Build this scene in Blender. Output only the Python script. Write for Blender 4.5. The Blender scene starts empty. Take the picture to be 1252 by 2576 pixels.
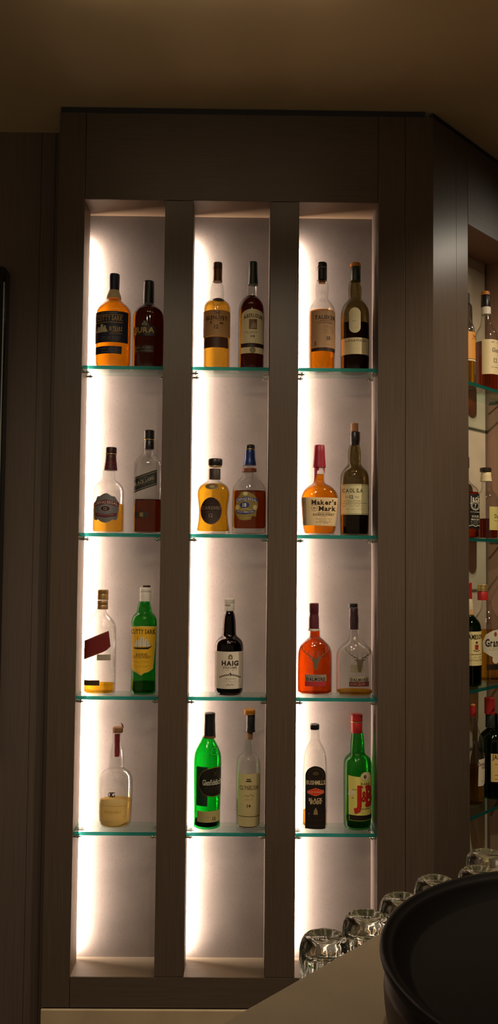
import bpy, bmesh, math, random
from mathutils import Vector, Matrix

S = bpy.context.scene
C = S.collection
rnd = random.Random(7)
EYE = 1.60                                     # eye height above the floor

# ---------------------------------------------------------------- camera
W, H, F, DIST = 1252, 2576, 2200.0, 2.5
yaw, pitch, roll = (math.radians(a) for a in (0.50124, 2.97674, 0.53186))
_right = Vector((math.cos(yaw), -math.sin(yaw), 0))
_f0 = Vector((math.sin(yaw), math.cos(yaw), 0))
_fwd = math.cos(pitch) * _f0 + math.sin(pitch) * Vector((0, 0, 1))
_up = -math.sin(pitch) * _f0 + math.cos(pitch) * Vector((0, 0, 1))
_r2 = math.cos(roll) * _right + math.sin(roll) * _up
_u2 = -math.sin(roll) * _right + math.cos(roll) * _up
CAM = Vector((0, -DIST, EYE))
cd = bpy.data.cameras.new('camera')
cam = bpy.data.objects.new('camera', cd)
C.objects.link(cam)
M3 = Matrix((_r2, _u2, -_fwd)).transposed()
cam.matrix_world = Matrix.Translation(CAM) @ M3.to_4x4()
cd.sensor_fit = 'VERTICAL'
cd.sensor_height = 36.0
cd.lens = F / H * 36.0
cd.clip_start = 0.02
S.camera = cam


def ray(px, py):
    return (_fwd + (px - W / 2) / F * _r2 - (py - H / 2) / F * _u2)


def hit(px, py, p0, n):
    d = ray(px, py)
    return CAM + d * ((Vector(p0) - CAM).dot(Vector(n)) / d.dot(Vector(n)))


# ---------------------------------------------------------------- materials
def lin(h):
    h = h.lstrip('#')
    v = [int(h[i:i + 2], 16) / 255 for i in (0, 2, 4)]
    return tuple(c / 12.92 if c <= .04045 else ((c + .055) / 1.055) ** 2.4 for c in v) + (1,)


def newmat(name):
    m = bpy.data.materials.new(name)
    m.use_nodes = True
    nt = m.node_tree
    nt.nodes.clear()
    out = nt.nodes.new('ShaderNodeOutputMaterial')
    return m, nt, out


_P = {}


def plain(name, col, rough=.5, metal=0.0, var=.12, scale=60, spec=.5):
    """A plain surface with a little procedural unevenness in it."""
    if name in _P:
        return _P[name]
    m, nt, out = newmat(name)
    b = nt.nodes.new('ShaderNodeBsdfPrincipled')
    tc = nt.nodes.new('ShaderNodeTexCoord')
    no = nt.nodes.new('ShaderNodeTexNoise')
    no.inputs['Scale'].default_value = scale
    no.inputs['Detail'].default_value = 3
    mx = nt.nodes.new('ShaderNodeMix')
    mx.data_type = 'RGBA'
    c = lin(col) if isinstance(col, str) else tuple(col) + (1,)
    mx.inputs[6].default_value = tuple(x * (1 - var) for x in c[:3]) + (1,)
    mx.inputs[7].default_value = tuple(min(1, x * (1 + var)) for x in c[:3]) + (1,)
    nt.links.new(tc.outputs['Object'], no.inputs['Vector'])
    nt.links.new(no.outputs['Fac'], mx.inputs[0])
    nt.links.new(mx.outputs[2], b.inputs['Base Color'])
    b.inputs['Roughness'].default_value = rough
    b.inputs['Metallic'].default_value = metal
    b.inputs['Specular IOR Level'].default_value = spec
    nt.links.new(b.outputs[0], out.inputs[0])
    _P[name] = m
    return m


def wood(name, c1, c2, vertical=True, rough=.42, bump=.15):
    m, nt, out = newmat(name)
    N = nt.nodes.new
    L = nt.links.new
    b = N('ShaderNodeBsdfPrincipled')
    tc = N('ShaderNodeTexCoord')
    mp = N('ShaderNodeMapping')
    mp.inputs['Scale'].default_value = (260, 260, 5) if vertical else (5, 260, 260)
    L(tc.outputs['Object'], mp.inputs['Vector'])
    n1 = N('ShaderNodeTexNoise')
    n1.inputs['Scale'].default_value = 1
    n1.inputs['Detail'].default_value = 4
    L(mp.outputs[0], n1.inputs['Vector'])
    n2 = N('ShaderNodeTexNoise')
    n2.inputs['Scale'].default_value = 3.0
    n2.inputs['Detail'].default_value = 2
    L(tc.outputs['Object'], n2.inputs['Vector'])
    mx = N('ShaderNodeMix')
    mx.data_type = 'RGBA'
    cr = N('ShaderNodeMapRange')
    cr.inputs[1].default_value = .3
    cr.inputs[2].default_value = .7
    L(n1.outputs['Fac'], cr.inputs[0])
    L(cr.outputs[0], mx.inputs[0])
    mx.inputs[6].default_value = c1 + (1,)
    mx.inputs[7].default_value = c2 + (1,)
    m2 = N('ShaderNodeMix')
    m2.data_type = 'RGBA'
    m2.blend_type = 'MULTIPLY'
    m2.inputs[0].default_value = .35
    L(mx.outputs[2], m2.inputs[6])
    L(n2.outputs['Color'], m2.inputs[7])
    L(mx.outputs[2], b.inputs['Base Color'])
    bp = N('ShaderNodeBump')
    bp.inputs['Strength'].default_value = bump
    bp.inputs['Distance'].default_value = .001
    L(n1.outputs['Fac'], bp.inputs['Height'])
    L(bp.outputs[0], b.inputs['Normal'])
    b.inputs['Roughness'].default_value = rough
    b.inputs['Specular IOR Level'].default_value = .45
    L(b.outputs[0], out.inputs[0])
    return m


def stone(name, base, dark, speck=True, rough=.55, vs=(60, 60, 18), thr=.63):
    """pale stone: soft mottling and short dark upright specks"""
    m, nt, out = newmat(name)
    N = nt.nodes.new
    L = nt.links.new
    b = N('ShaderNodeBsdfPrincipled')
    tc = N('ShaderNodeTexCoord')
    n1 = N('ShaderNodeTexNoise')
    n1.inputs['Scale'].default_value = 9
    n1.inputs['Detail'].default_value = 5
    L(tc.outputs['Object'], n1.inputs['Vector'])
    mx = N('ShaderNodeMix')
    mx.data_type = 'RGBA'
    cr = N('ShaderNodeMapRange')
    cr.inputs[1].default_value = .35
    cr.inputs[2].default_value = .7
    L(n1.outputs['Fac'], cr.inputs[0])
    L(cr.outputs[0], mx.inputs[0])
    mx.inputs[6].default_value = base + (1,)
    mx.inputs[7].default_value = tuple(.82 * x for x in base) + (1,)
    mp = N('ShaderNodeMapping')
    mp.inputs['Scale'].default_value = vs
    L(tc.outputs['Object'], mp.inputs['Vector'])
    n2 = N('ShaderNodeTexNoise')
    n2.inputs['Scale'].default_value = 1.6
    n2.inputs['Detail'].default_value = 2
    L(mp.outputs[0], n2.inputs['Vector'])
    c2 = N('ShaderNodeMapRange')
    c2.inputs[1].default_value = thr
    c2.inputs[2].default_value = thr + .07
    c2.inputs[4].default_value = .75
    L(n2.outputs['Fac'], c2.inputs[0])
    m2 = N('ShaderNodeMix')
    m2.data_type = 'RGBA'
    L(c2.outputs[0], m2.inputs[0])
    L(mx.outputs[2], m2.inputs[6])
    m2.inputs[7].default_value = dark + (1,)
    L(m2.outputs[2], b.inputs['Base Color'])
    b.inputs['Roughness'].default_value = rough
    L(b.outputs[0], out.inputs[0])
    return m


def glassy(name, mid, edge=None, power=2.0, refl=1.0):
    """thin-walled glass: tinted transmission that deepens towards the edge, mirror sheen by angle"""
    m, nt, out = newmat(name)
    N = nt.nodes.new
    L = nt.links.new
    edge = edge or tuple(.55 * x for x in mid)
    lw = N('ShaderNodeLayerWeight')
    lw.inputs['Blend'].default_value = .5
    p1 = N('ShaderNodeMath')
    p1.operation = 'POWER'
    p1.inputs[1].default_value = power
    L(lw.outputs['Facing'], p1.inputs[0])
    mx = N('ShaderNodeMix')
    mx.data_type = 'RGBA'
    mx.inputs[6].default_value = tuple(mid) + (1,)
    mx.inputs[7].default_value = tuple(edge) + (1,)
    L(p1.outputs[0], mx.inputs[0])
    tr = N('ShaderNodeBsdfTransparent')
    L(mx.outputs[2], tr.inputs[0])
    gl = N('ShaderNodeBsdfGlossy')
    gl.inputs['Roughness'].default_value = .06
    p5 = N('ShaderNodeMath')
    p5.operation = 'POWER'
    p5.inputs[1].default_value = 4.0
    L(lw.outputs['Facing'], p5.inputs[0])
    ma = N('ShaderNodeMath')
    ma.operation = 'MULTIPLY_ADD'
    ma.inputs[1].default_value = .7 * refl
    ma.inputs[2].default_value = .04 * refl
    L(p5.outputs[0], ma.inputs[0])
    ms = N('ShaderNodeMixShader')
    L(ma.outputs[0], ms.inputs[0])
    L(tr.outputs[0], ms.inputs[1])
    L(gl.outputs[0], ms.inputs[2])
    L(ms.outputs[0], out.inputs[0])
    return m


def spirit(name, col, straight=.5):
    """whisky: bends what lies behind it, and tints it"""
    m, nt, out = newmat(name)
    N = nt.nodes.new
    L = nt.links.new
    rf = N('ShaderNodeBsdfRefraction')
    rf.inputs['IOR'].default_value = 1.2
    rf.inputs['Roughness'].default_value = .02
    rf.inputs['Color'].default_value = tuple(col) + (1,)
    tr = N('ShaderNodeBsdfTransparent')
    tr.inputs[0].default_value = tuple(col) + (1,)
    ms = N('ShaderNodeMixShader')
    ms.inputs[0].default_value = straight
    L(rf.outputs[0], ms.inputs[1])
    L(tr.outputs[0], ms.inputs[2])
    L(ms.outputs[0], out.inputs[0])
    return m


def crystal(name):
    m, nt, out = newmat(name)
    g = nt.nodes.new('ShaderNodeBsdfGlass')
    g.inputs['IOR'].default_value = 1.5
    g.inputs['Roughness'].default_value = 0.0
    g.inputs['Color'].default_value = (.97, 1, .985, 1)
    nt.links.new(g.outputs[0], out.inputs[0])
    return m


def edge_glass(name):
    """sawn edge of a sheet of float glass: teal, passes light from inside the sheet"""
    m, nt, out = newmat(name)
    N = nt.nodes.new
    L = nt.links.new
    tl = N('ShaderNodeBsdfTranslucent')
    tl.inputs[0].default_value = (.05, .40, .36, 1)
    tr = N('ShaderNodeBsdfTransparent')
    tr.inputs[0].default_value = (.02, .20, .19, 1)
    b = N('ShaderNodeBsdfPrincipled')
    b.inputs['Base Color'].default_value = (.01, .16, .15, 1)
    b.inputs['Roughness'].default_value = .15
    m1 = N('ShaderNodeMixShader')
    m1.inputs[0].default_value = .45
    m2 = N('ShaderNodeMixShader')
    m2.inputs[0].default_value = .35
    L(tl.outputs[0], m1.inputs[1])
    L(tr.outputs[0], m1.inputs[2])
    L(m1.outputs[0], m2.inputs[1])
    L(b.outputs[0], m2.inputs[2])
    L(m2.outputs[0], out.inputs[0])
    return m


def emit(name, col, power):
    m, nt, out = newmat(name)
    e = nt.nodes.new('ShaderNodeEmission')
    e.inputs[0].default_value = tuple(col) + (1,)
    e.inputs[1].default_value = power
    nt.links.new(e.outputs[0], out.inputs[0])
    return m


WOODV = wood('veneer_upright', (.076, .054, .040), (.098, .073, .056), rough=.34)
WOODH = wood('veneer_level', (.076, .055, .042), (.096, .073, .057), vertical=False)
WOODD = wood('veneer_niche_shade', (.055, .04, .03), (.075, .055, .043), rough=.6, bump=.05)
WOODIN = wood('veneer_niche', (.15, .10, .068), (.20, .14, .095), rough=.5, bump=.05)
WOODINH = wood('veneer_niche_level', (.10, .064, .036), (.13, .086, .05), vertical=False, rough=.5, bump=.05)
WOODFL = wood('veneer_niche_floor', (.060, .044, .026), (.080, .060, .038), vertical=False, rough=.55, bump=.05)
DARKWOOD = wood('veneer_dark', (.115, .086, .074), (.145, .112, .096))
GAP = plain('shadow_gap', (.012, .011, .012), .8)
TOPGAP = plain('top_recess', (.018, .021, .026), .7)
MARBLE = stone('niche_stone', (.205, .170, .146), (.145, .118, .10), vs=(300, 300, 95), thr=.61)
MARBLE2 = stone('niche_stone_pale', (.60, .53, .42), (.45, .38, .3), vs=(160, 160, 60), thr=.66)
LEDGE = stone('ledge_stone', (.52, .42, .29), (.38, .30, .21), vs=(90, 90, 90), thr=.66, rough=.6)
COUNTER = stone('counter_stone', (.19, .15, .095), (.14, .11, .072), vs=(90, 90, 90), thr=.66, rough=.6)
PLASTER = plain('ceiling_plaster', (.70, .57, .34), .9, var=.06, scale=6)
FLOORM = wood('floor_boards', (.10, .07, .05), (.14, .10, .07), vertical=False)
SHELFTOP = glassy('shelf_glass', (.93, .985, .965), (.70, .90, .84), power=3, refl=.8)
SHELFEDGE = edge_glass('shelf_edge')
STEEL = plain('pin_steel', (.55, .5, .45), .25, 1.0)
CRYSTAL = crystal('tumbler_glass')
BLACKTRAY = plain('tray_rubber', (.011, .0105, .009), .85, var=.3, scale=200, spec=.12)
BLACKRIM = plain('tray_rim', (.006, .0055, .0055), .5, spec=.2)
STANDM = plain('tray_stand', (.055, .033, .026), .45)
SCREEN = plain('screen_black', (.008, .008, .010), .12)
SCREENEDGE = plain('screen_bevel', (.45, .52, .55), .2, .6)
LED = emit('strip_light', (1.0, .82, .70), 1400.0)

CLEAR = glassy('clear_glass', (.975, .975, .965), (.40, .39, .36), power=5)
GREENG = glassy('green_glass', (.40, .85, .43), (.10, .48, .20), power=2)
GREEN2 = glassy('bright_green_glass', (.20, .82, .37), (.04, .40, .14), power=1.7)
GREEND = glassy('dark_green_glass', (.25, .44, .26), (.09, .2, .1), power=2)
OLIVE = glassy('olive_glass', (.72, .67, .51), (.42, .38, .24), power=2)
BROWNG = glassy('brown_black_glass', (.34, .19, .16), (.18, .08, .07), power=2)

AMBER = spirit('amber_spirit', (.95, .69, .20), .55)
GOLDL = spirit('golden_spirit', (.90, .66, .13), .55)
PALEL = spirit('pale_spirit', (1.0, .86, .50), .6)
ORANGE = spirit('orange_spirit', (.98, .56, .07), .6)
DEEP = spirit('deep_amber_spirit', (.74, .225, .022), .5)
CHESTNUT = spirit('chestnut_spirit', (.66, .25, .055), .5)
REDL = spirit('red_brown_spirit', (.54, .19, .045), .45)
DARKL = spirit('dark_red_spirit', (.31, .08, .035), .4)
BLACKL = spirit('black_spirit', (.22, .11, .05), .4)
GREENL = spirit('green_spirit', (.18, .50, .12), .5)


def K(col, rough=.5, metal=0.0):
    return plain('print_' + col, '#' + col, rough, metal, var=.05)


# ---------------------------------------------------------------- mesh helpers
def link(name, me, mats=(), parent=None, smooth=True):
    for m in mats:
        me.materials.append(m)
    if smooth:
        for p in me.polygons:
            p.use_smooth = True
        me.set_sharp_from_angle(angle=math.radians(38))
    o = bpy.data.objects.new(name, me)
    C.objects.link(o)
    if parent:
        o.parent = parent
    return o


def mesh(name, verts, faces, mats=(), parent=None, smooth=True, idx=None):
    me = bpy.data.meshes.new(name)
    me.from_pydata([tuple(v) for v in verts], [], faces)
    if idx:
        for p, i in zip(me.polygons, idx):
            p.material_index = i
    return link(name, me, mats, parent, smooth)


def box(name, a, b, mat, parent=None, bevel=.0008, mats=None, pick=None):
    """box from corner a to corner b with a fine bevel"""
    bm = bmesh.new()
    bmesh.ops.create_cube(bm, size=1)
    for v in bm.verts:
        v.co = Vector([(a[i] + b[i]) / 2 + v.co[i] * (b[i] - a[i]) for i in range(3)])
    if bevel:
        bmesh.ops.bevel(bm, geom=bm.edges[:], offset=bevel, segments=2, profile=.6, affect='EDGES')
    if pick:
        for f in bm.faces:
            f.material_index = pick(f.normal)
    me = bpy.data.meshes.new(name)
    bm.to_mesh(me)
    bm.free()
    return link(name, me, mats or [mat], parent, smooth=False)


def prism(name, pts, z0, z1, mat, parent=None, bevel=.002):
    bm = bmesh.new()
    vs = [bm.verts.new((x, y, z0)) for x, y in pts]
    f = bm.faces.new(vs)
    r = bmesh.ops.extrude_face_region(bm, geom=[f])
    bmesh.ops.translate(bm, vec=(0, 0, z1 - z0), verts=[g for g in r['geom'] if isinstance(g, bmesh.types.BMVert)])
    bmesh.ops.recalc_face_normals(bm, faces=bm.faces[:])
    if bevel:
        bmesh.ops.bevel(bm, geom=bm.edges[:], offset=bevel, segments=2, profile=.6, affect='EDGES')
    me = bpy.data.meshes.new(name)
    bm.to_mesh(me)
    bm.free()
    return link(name, me, [mat], parent, smooth=False)


def sgn_pow(v, e):
    return math.copysign(abs(v) ** e, v)


def lathe(name, prof, mat, parent=None, seg=48, shape=None, close=True, cx=0.0, cy=0.0):
    """prof: list of (r, z); shape(r, z) -> (n, bf) for squarish or flattened sections"""
    vs, fs = [], []
    for r, z in prof:
        n, bf = shape(r, z) if shape else (2, 1)
        for k in range(seg):
            a = 2 * math.pi * k / seg
            x = r * sgn_pow(math.cos(a), 2 / n)
            y = r * bf * sgn_pow(math.sin(a), 2 / n)
            vs.append((cx + x, cy + y, z))
    m = len(prof)
    for i in range(m - 1):
        for k in range(seg):
            k2 = (k + 1) % seg
            fs.append((i * seg + k, i * seg + k2, (i + 1) * seg + k2, (i + 1) * seg + k))
    if close:
        if prof[0][0] > 1e-5:
            fs.append(tuple(range(seg - 1, -1, -1)))
        if prof[-1][0] > 1e-5:
            fs.append(tuple((m - 1) * seg + k for k in range(seg)))
    return mesh(name, vs, fs, [mat], parent)


def tag(o, label=None, cat=None, group=None, kind=None):
    if label:
        o['label'] = label
    if cat:
        o['category'] = cat
    if group:
        o['group'] = group
    if kind:
        o['kind'] = kind
    return o


def empty(name, loc, rz=0, rot=None):
    o = bpy.data.objects.new(name, None)
    C.objects.link(o)
    o.location = loc
    o.rotation_euler = rot or (0, 0, rz)
    o.empty_display_size = .02
    return o


def struct(o):
    o['kind'] = 'structure'
    return o


# ---------------------------------------------------------------- the setting
def z_(z):
    return EYE + z


CEIL = z_(1.3157)
struct(box('ceiling', (-3.2, -4.2, CEIL), (3.2, 2.4, CEIL + .08), PLASTER, bevel=0))
struct(box('floor', (-3.2, -4.2, -.08), (3.2, 2.4, 0), FLOORM, bevel=0))
wl = struct(box('wall_left', (-3.2, .165, 0), (.4, .25, CEIL), DARKWOOD, bevel=0))
struct(box('wall_back', (.4, .75, 0), (3.2, .83, CEIL), DARKWOOD, bevel=0))
struct(box('wall_right', (3.12, -4.2, 0), (3.2, .75, CEIL), DARKWOOD, bevel=0))
for i, x in enumerate((-.632, -.588)):
    g = box('panel_joint', (x, .1645, 0), (x + .0012, .166, CEIL - .001), GAP, wl, bevel=0)

# wall screen at the left edge of the view
sc = empty('wall_screen', (-.92, .128, z_(.38)))
tag(sc, 'edge of a black upright screen on the dark wall at far left', 'screen')
px0 = hit(17, 700, (0, .128, 0), (0, 1, 0))
px1 = hit(5, 1000, (0, .120, 0), (0, 1, 0))
sx = px0.x + .92
ztop = hit(9, 668, (0, .12, 0), (0, 1, 0)).z - z_(.38)
bm = bmesh.new()
bmesh.ops.create_cube(bm, size=1)
for v in bm.verts:
    v.co = Vector((v.co.x * 2 * sx, v.co.y * .036 + .018, (v.co.z + .5) * (ztop + 1.0) - 1.0))
bmesh.ops.bevel(bm, geom=[e for e in bm.edges if abs((e.verts[0].co - e.verts[1].co).normalized().y) > .9],
                offset=.016, segments=6, profile=.5, affect='EDGES')
me = bpy.data.meshes.new('casing')
bm.to_mesh(me)
bm.free()
link('casing', me, [SCREEN], sc)
ex = px1.x + .92
box('trim_strip', (ex - .004, -.009, -.96), (ex, -.001, ztop - .05), SCREENEDGE, sc, bevel=.0015)
box('panel', (-ex + .004, -.006, -.96), (ex - .004, .0, ztop - .02), SCREEN, sc, bevel=.001)

# ---------------------------------------------------------------- display cabinets
ZNT, ZNB, ZCB, ZCT = z_(1.0371), z_(-1.1688), z_(-1.2519), z_(1.2957)
ZS = {1: z_(.5502), 2: z_(.0663), 3: z_(-.3963), 4: z_(-.7745)}
DEP, SLOT = .122, .094


def niche(root, xl, xr, lit=True, slot_right=False):
    sd = SLOT if lit else DEP
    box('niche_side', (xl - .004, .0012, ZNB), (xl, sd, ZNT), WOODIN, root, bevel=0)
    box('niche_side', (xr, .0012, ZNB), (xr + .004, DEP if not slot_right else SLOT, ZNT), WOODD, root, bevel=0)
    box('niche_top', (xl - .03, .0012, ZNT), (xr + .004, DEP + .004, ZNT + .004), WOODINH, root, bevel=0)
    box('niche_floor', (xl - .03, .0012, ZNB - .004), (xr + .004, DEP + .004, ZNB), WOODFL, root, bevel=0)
    box('back_panel', (xl - .034, DEP, ZNB - .004), (xr + (.0 if slot_right else .004), DEP + .01, ZNT + .004), MARBLE, root, bevel=0)
    if lit:
        box('light_channel', (xl - .034, SLOT, ZNB), (xl - .030, DEP, ZNT), WOODIN, root, bevel=0)
        o = box('light_strip', (-.004, -.004, ZNB + .035), (.004, .0015, ZNT - .095), LED, root, bevel=0, mats=[LED, GAP], pick=lambda n: 0 if n.y > .9 else 1)
        o.location = (xl - .021, SLOT + .014, 0)
        o.rotation_euler = (0, 0, -math.radians(16))


cab = empty('display_cabinet', (0, 0, ZCB))
cab['label'] = 'tall brown veneered back-bar cabinet with three lit niches of whisky bottles'
cab['category'] = 'cabinet'
def hang(root, before):
    bpy.context.view_layer.update()
    inv = root.matrix_basis.inverted()
    for o in C.objects:
        if o not in before and o.parent is None and o is not root:
            o.parent = root
            o.matrix_parent_inverse = inv


NX = [(-.464, -.2302), (-.1484, .0768), (.1603, .3908)]
XL, XR, XF = -.5419, .551, .470
before = set(C.objects)
g = .0007
box('stile', (XL, 0, ZCB), (NX[0][0] - g, .02, ZCT), WOODV)
box('header', (NX[0][0] + g, 0, ZNT + g), (NX[2][1] - g, .02, ZCT), WOODH)
box('bottom_rail', (NX[0][0] + g, 0, ZCB), (NX[2][1] - g, .02, ZNB - g), WOODH)
box('mullion', (NX[0][1], 0, ZNB + g), (NX[1][0], .02, ZNT - g), WOODV)
box('mullion', (NX[1][1], 0, ZNB + g), (NX[2][0], .02, ZNT - g), WOODV)
box('stile', (NX[2][1] + g, 0, ZCB), (XF - g, .02, ZCT), WOODV)
prism('filler_panel', [(XF + g, 0), (XR, 0), (XR - .0088, .02), (XF + g, .02)], ZCB, ZCT, WOODV, bevel=.0006)
for za, zb in ((ZCB + .001, ZNB - .006), (ZNT + .006, ZCT - .001)):
    box('joint_backing', (NX[0][0] - .004, .0085, za), (NX[0][0] + .004, .0215, zb), GAP, bevel=0)
    box('joint_backing', (NX[2][1] - .004, .0085, za), (NX[2][1] + .0035, .0215, zb), GAP, bevel=0)
box('joint_backing', (XF - .004, .0085, ZCB + .001), (XF + .004, .0215, ZCT - .001), GAP, bevel=0)
box('side_panel', (XL, .02, ZCB), (XL + .018, .163, ZCT), WOODV)
box('top_recess', (XL + .002, .006, ZCT), (XR - .022, .018, CEIL - .0005), TOPGAP, bevel=0)
for xl, xr in NX:
    niche(None, xl, xr)
for xl, xr in NX:
    for s in (1, 2, 3, 4):
        for x, d in ((xl, 1), (xr, -1)):
            for y in (.021, .094 if d < 0 else .082):
                # short pin with a flat head that carries the glass
                pr = [(0, 0), (.0034, 0), (.0034, .010), (.0050, .0105), (.0050, .0135), (.0022, .0145), (.0018, .019), (0, .0195)]
                vs, fs, sg = [], [], 12
                for r, t in pr:
                    for k in range(sg):
                        a = 2 * math.pi * k / sg
                        vs.append((x + d * t, y + r * math.cos(a), ZS[s] - .0115 - .0056 + r * math.sin(a)))
                for i in range(len(pr) - 1):
                    for k in range(sg):
                        fs.append((i * sg + k, i * sg + (k + 1) % sg, (i + 1) * sg + (k + 1) % sg, (i + 1) * sg + k))
                # flat tongue under the glass
                b0 = len(vs)
                for dx in (0, .016):
                    for dy in (-.004, .004):
                        for dz in (-.0118, -.0106):
                            vs.append((x + d * dx, y + dy, ZS[s] + dz))
                for q in ((0, 1, 3, 2), (4, 6, 7, 5), (0, 4, 5, 1), (2, 3, 7, 6), (0, 2, 6, 4), (1, 5, 7, 3)):
                    fs.append(tuple(b0 + i for i in q))
                mesh('shelf_support', vs, fs, [STEEL], smooth=False)
hang(cab, before)

# the angled cabinet on the right
PHI = math.radians(47.0)
T = Vector((math.cos(PHI), math.sin(PHI), 0))
NI = Vector((-math.sin(PHI), math.cos(PHI), 0))       # into the cabinet
R0 = Vector((XR, 0, ZCB))
cab2 = empty('display_cabinet', R0, PHI)
cab2['label'] = 'angled brown veneered cabinet continuing at the right edge, unlit niche with bottles'
cab2['category'] = 'cabinet'


def local2(name, a, b, mat, bevel=.0008):
    return box(name, (a[0], a[1], a[2] - ZCB), (b[0], b[1], b[2] - ZCB), mat, cab2, bevel=bevel)


A0, A1, D2 = .207, .597, .14
prism('stile', [(.0002, 0), (.1348, 0), (.1348, .02), (.0090, .02)], 0, ZCT - ZCB, WOODV, cab2, bevel=.0006)
local2('stile', (.135 + .0002, 0, ZCB), (A0 - g, .02, ZCT), WOODV)
local2('header', (A0 + g, 0, ZNT + g), (A1 + .3, .02, ZCT), WOODH)
local2('bottom_rail', (A0 + g, 0, ZCB), (A1 + .3, .02, ZNB - g), WOODH)
local2('mullion', (A1, 0, ZNB + g), (A1 + .3, .02, ZNT - g), WOODV)
local2('joint_backing', (.131, .0085, ZCB + .001), (.139, .0215, ZCT - .001), GAP, bevel=0)
local2('joint_backing', (A0 - .004, .0085, ZNT + .006), (A0 + .004, .0215, ZCT - .001), GAP, bevel=0)
local2('top_recess', (.012, .0065, ZCT + .0004), (A1 + .3, .018, CEIL - .0005), TOPGAP, bevel=0)
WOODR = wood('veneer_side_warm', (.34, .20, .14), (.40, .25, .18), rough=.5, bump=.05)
local2('niche_side', (A0 - .004, .021, ZNB), (A0, D2, ZNT), WOODIN, 0)
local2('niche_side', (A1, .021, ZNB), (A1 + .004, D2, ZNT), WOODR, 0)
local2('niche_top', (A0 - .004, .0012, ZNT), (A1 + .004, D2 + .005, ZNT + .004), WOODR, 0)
local2('niche_floor', (A0 - .004, .0205, ZNB - .004), (A1 + .004, D2 + .005, ZNB), WOODINH, 0)
local2('back_panel', (A0 - .004, D2, ZNB - .004), (A1 - .012, D2 + .008, ZNT + .004), MARBLE2, 0)
local2('light_channel', (A1 - .0125, D2 - .0008, ZNB - .004), (A1 - .0002, D2 + .012, ZNT + .004), DARKWOOD, 0)


def pin_local(x, d, y, s):
    vs, fs = [], []
    for dx in (0, .018):
        for dy in (-.004, .004):
            for dz in (-.0135, -.0106):
                vs.append((x + d * dx, y + dy, ZS[s] - ZCB + dz))
    for q in ((0, 1, 3, 2), (4, 6, 7, 5), (0, 4, 5, 1), (2, 3, 7, 6), (0, 2, 6, 4), (1, 5, 7, 3)):
        fs.append(q)
    mesh('shelf_support', vs, fs, [STEEL], cab2, smooth=False)


for s in (1, 2, 3, 4):
    for y in (.03, .09):
        pin_local(A0, 1, y, s)
        pin_local(A1, -1, y, s)

# ---------------------------------------------------------------- glass shelves
ORD = ['left', 'middle', 'right']
LEV = {1: 'top', 2: 'second', 3: 'third', 4: 'lowest'}
TH = .0104


def shelf_mesh(w, d):
    me_o = box('glass_shelf', (.0012, 0, -TH), (w - .0012, d, 0), None, bevel=.0006,
               mats=[SHELFTOP, SHELFEDGE], pick=lambda n: 0 if abs(n.z) > .9 or n.y > .5 else 1)
    return me_o


for s in (1, 2, 3, 4):
    for i, (xl, xr) in enumerate(NX):
        o = shelf_mesh(xr - xl, .098)
        o.location = (xl, .007, ZS[s])
        tag(o, '%s teal-edged glass shelf in the %s niche' % (LEV[s], ORD[i]), 'shelf', 'glass shelves of the lit niches')
    o = shelf_mesh(A1 - A0, .122)
    p = R0 + T * A0 + NI * .008
    o.location = (p.x, p.y, ZS[s])
    o.rotation_euler = (0, 0, PHI)
    tag(o, '%s teal-edged glass shelf in the angled cabinet at right edge' % LEV[s], 'shelf', 'glass shelves of the angled cabinet')

# ---------------------------------------------------------------- lettering
_G = {}


def glyph(ch, bold):
    key = (ch, bold)
    if key in _G:
        return _G[key]
    cu = bpy.data.curves.new('g', 'FONT')
    cu.body = ch
    cu.size = 1
    cu.fill_mode = 'BOTH'
    cu.resolution_u = 2
    cu.offset = bold
    ob = bpy.data.objects.new('g', cu)
    me = bpy.data.meshes.new_from_object(ob)
    v = [(p.co.x, p.co.y) for p in me.vertices]
    f = [tuple(p.vertices) for p in me.polygons]
    bpy.data.objects.remove(ob)
    bpy.data.curves.remove(cu)
    bpy.data.meshes.remove(me)
    if v:
        x0 = min(p[0] for p in v)
        x1 = max(p[0] for p in v)
    else:
        x0, x1 = 0, .25
    v = [(p[0] - x0, p[1]) for p in v]
    _G[key] = (v, f, x1 - x0)
    return _G[key]


SERB = {'A': 'lr', 'B': 'l', 'D': 'l', 'E': 'l', 'F': 'l', 'H': 'lr', 'I': 'm', 'K': 'lr', 'L': 'l', 'M': 'lr', 'N': 'l',
        'P': 'l', 'R': 'lr', 'T': 'm', 'X': 'lr', 'Y': 'm', '1': 'm', 'a': 'r', 'k': 'lr', 'r': 'l', 'm': 'lmr', 'n': 'lr', 'h': 'lr', 'i': 'm', 'l': 'm'}
SERT = {'B': 'l', 'D': 'l', 'E': 'l', 'F': 'l', 'H': 'lr', 'I': 'm', 'J': 'r', 'K': 'lr', 'L': 'l', 'M': 'lr', 'N': 'lr',
        'P': 'l', 'R': 'l', 'U': 'lr', 'V': 'lr', 'W': 'lr', 'X': 'lr', 'Y': 'lr'}
CAPH = .70


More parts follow.
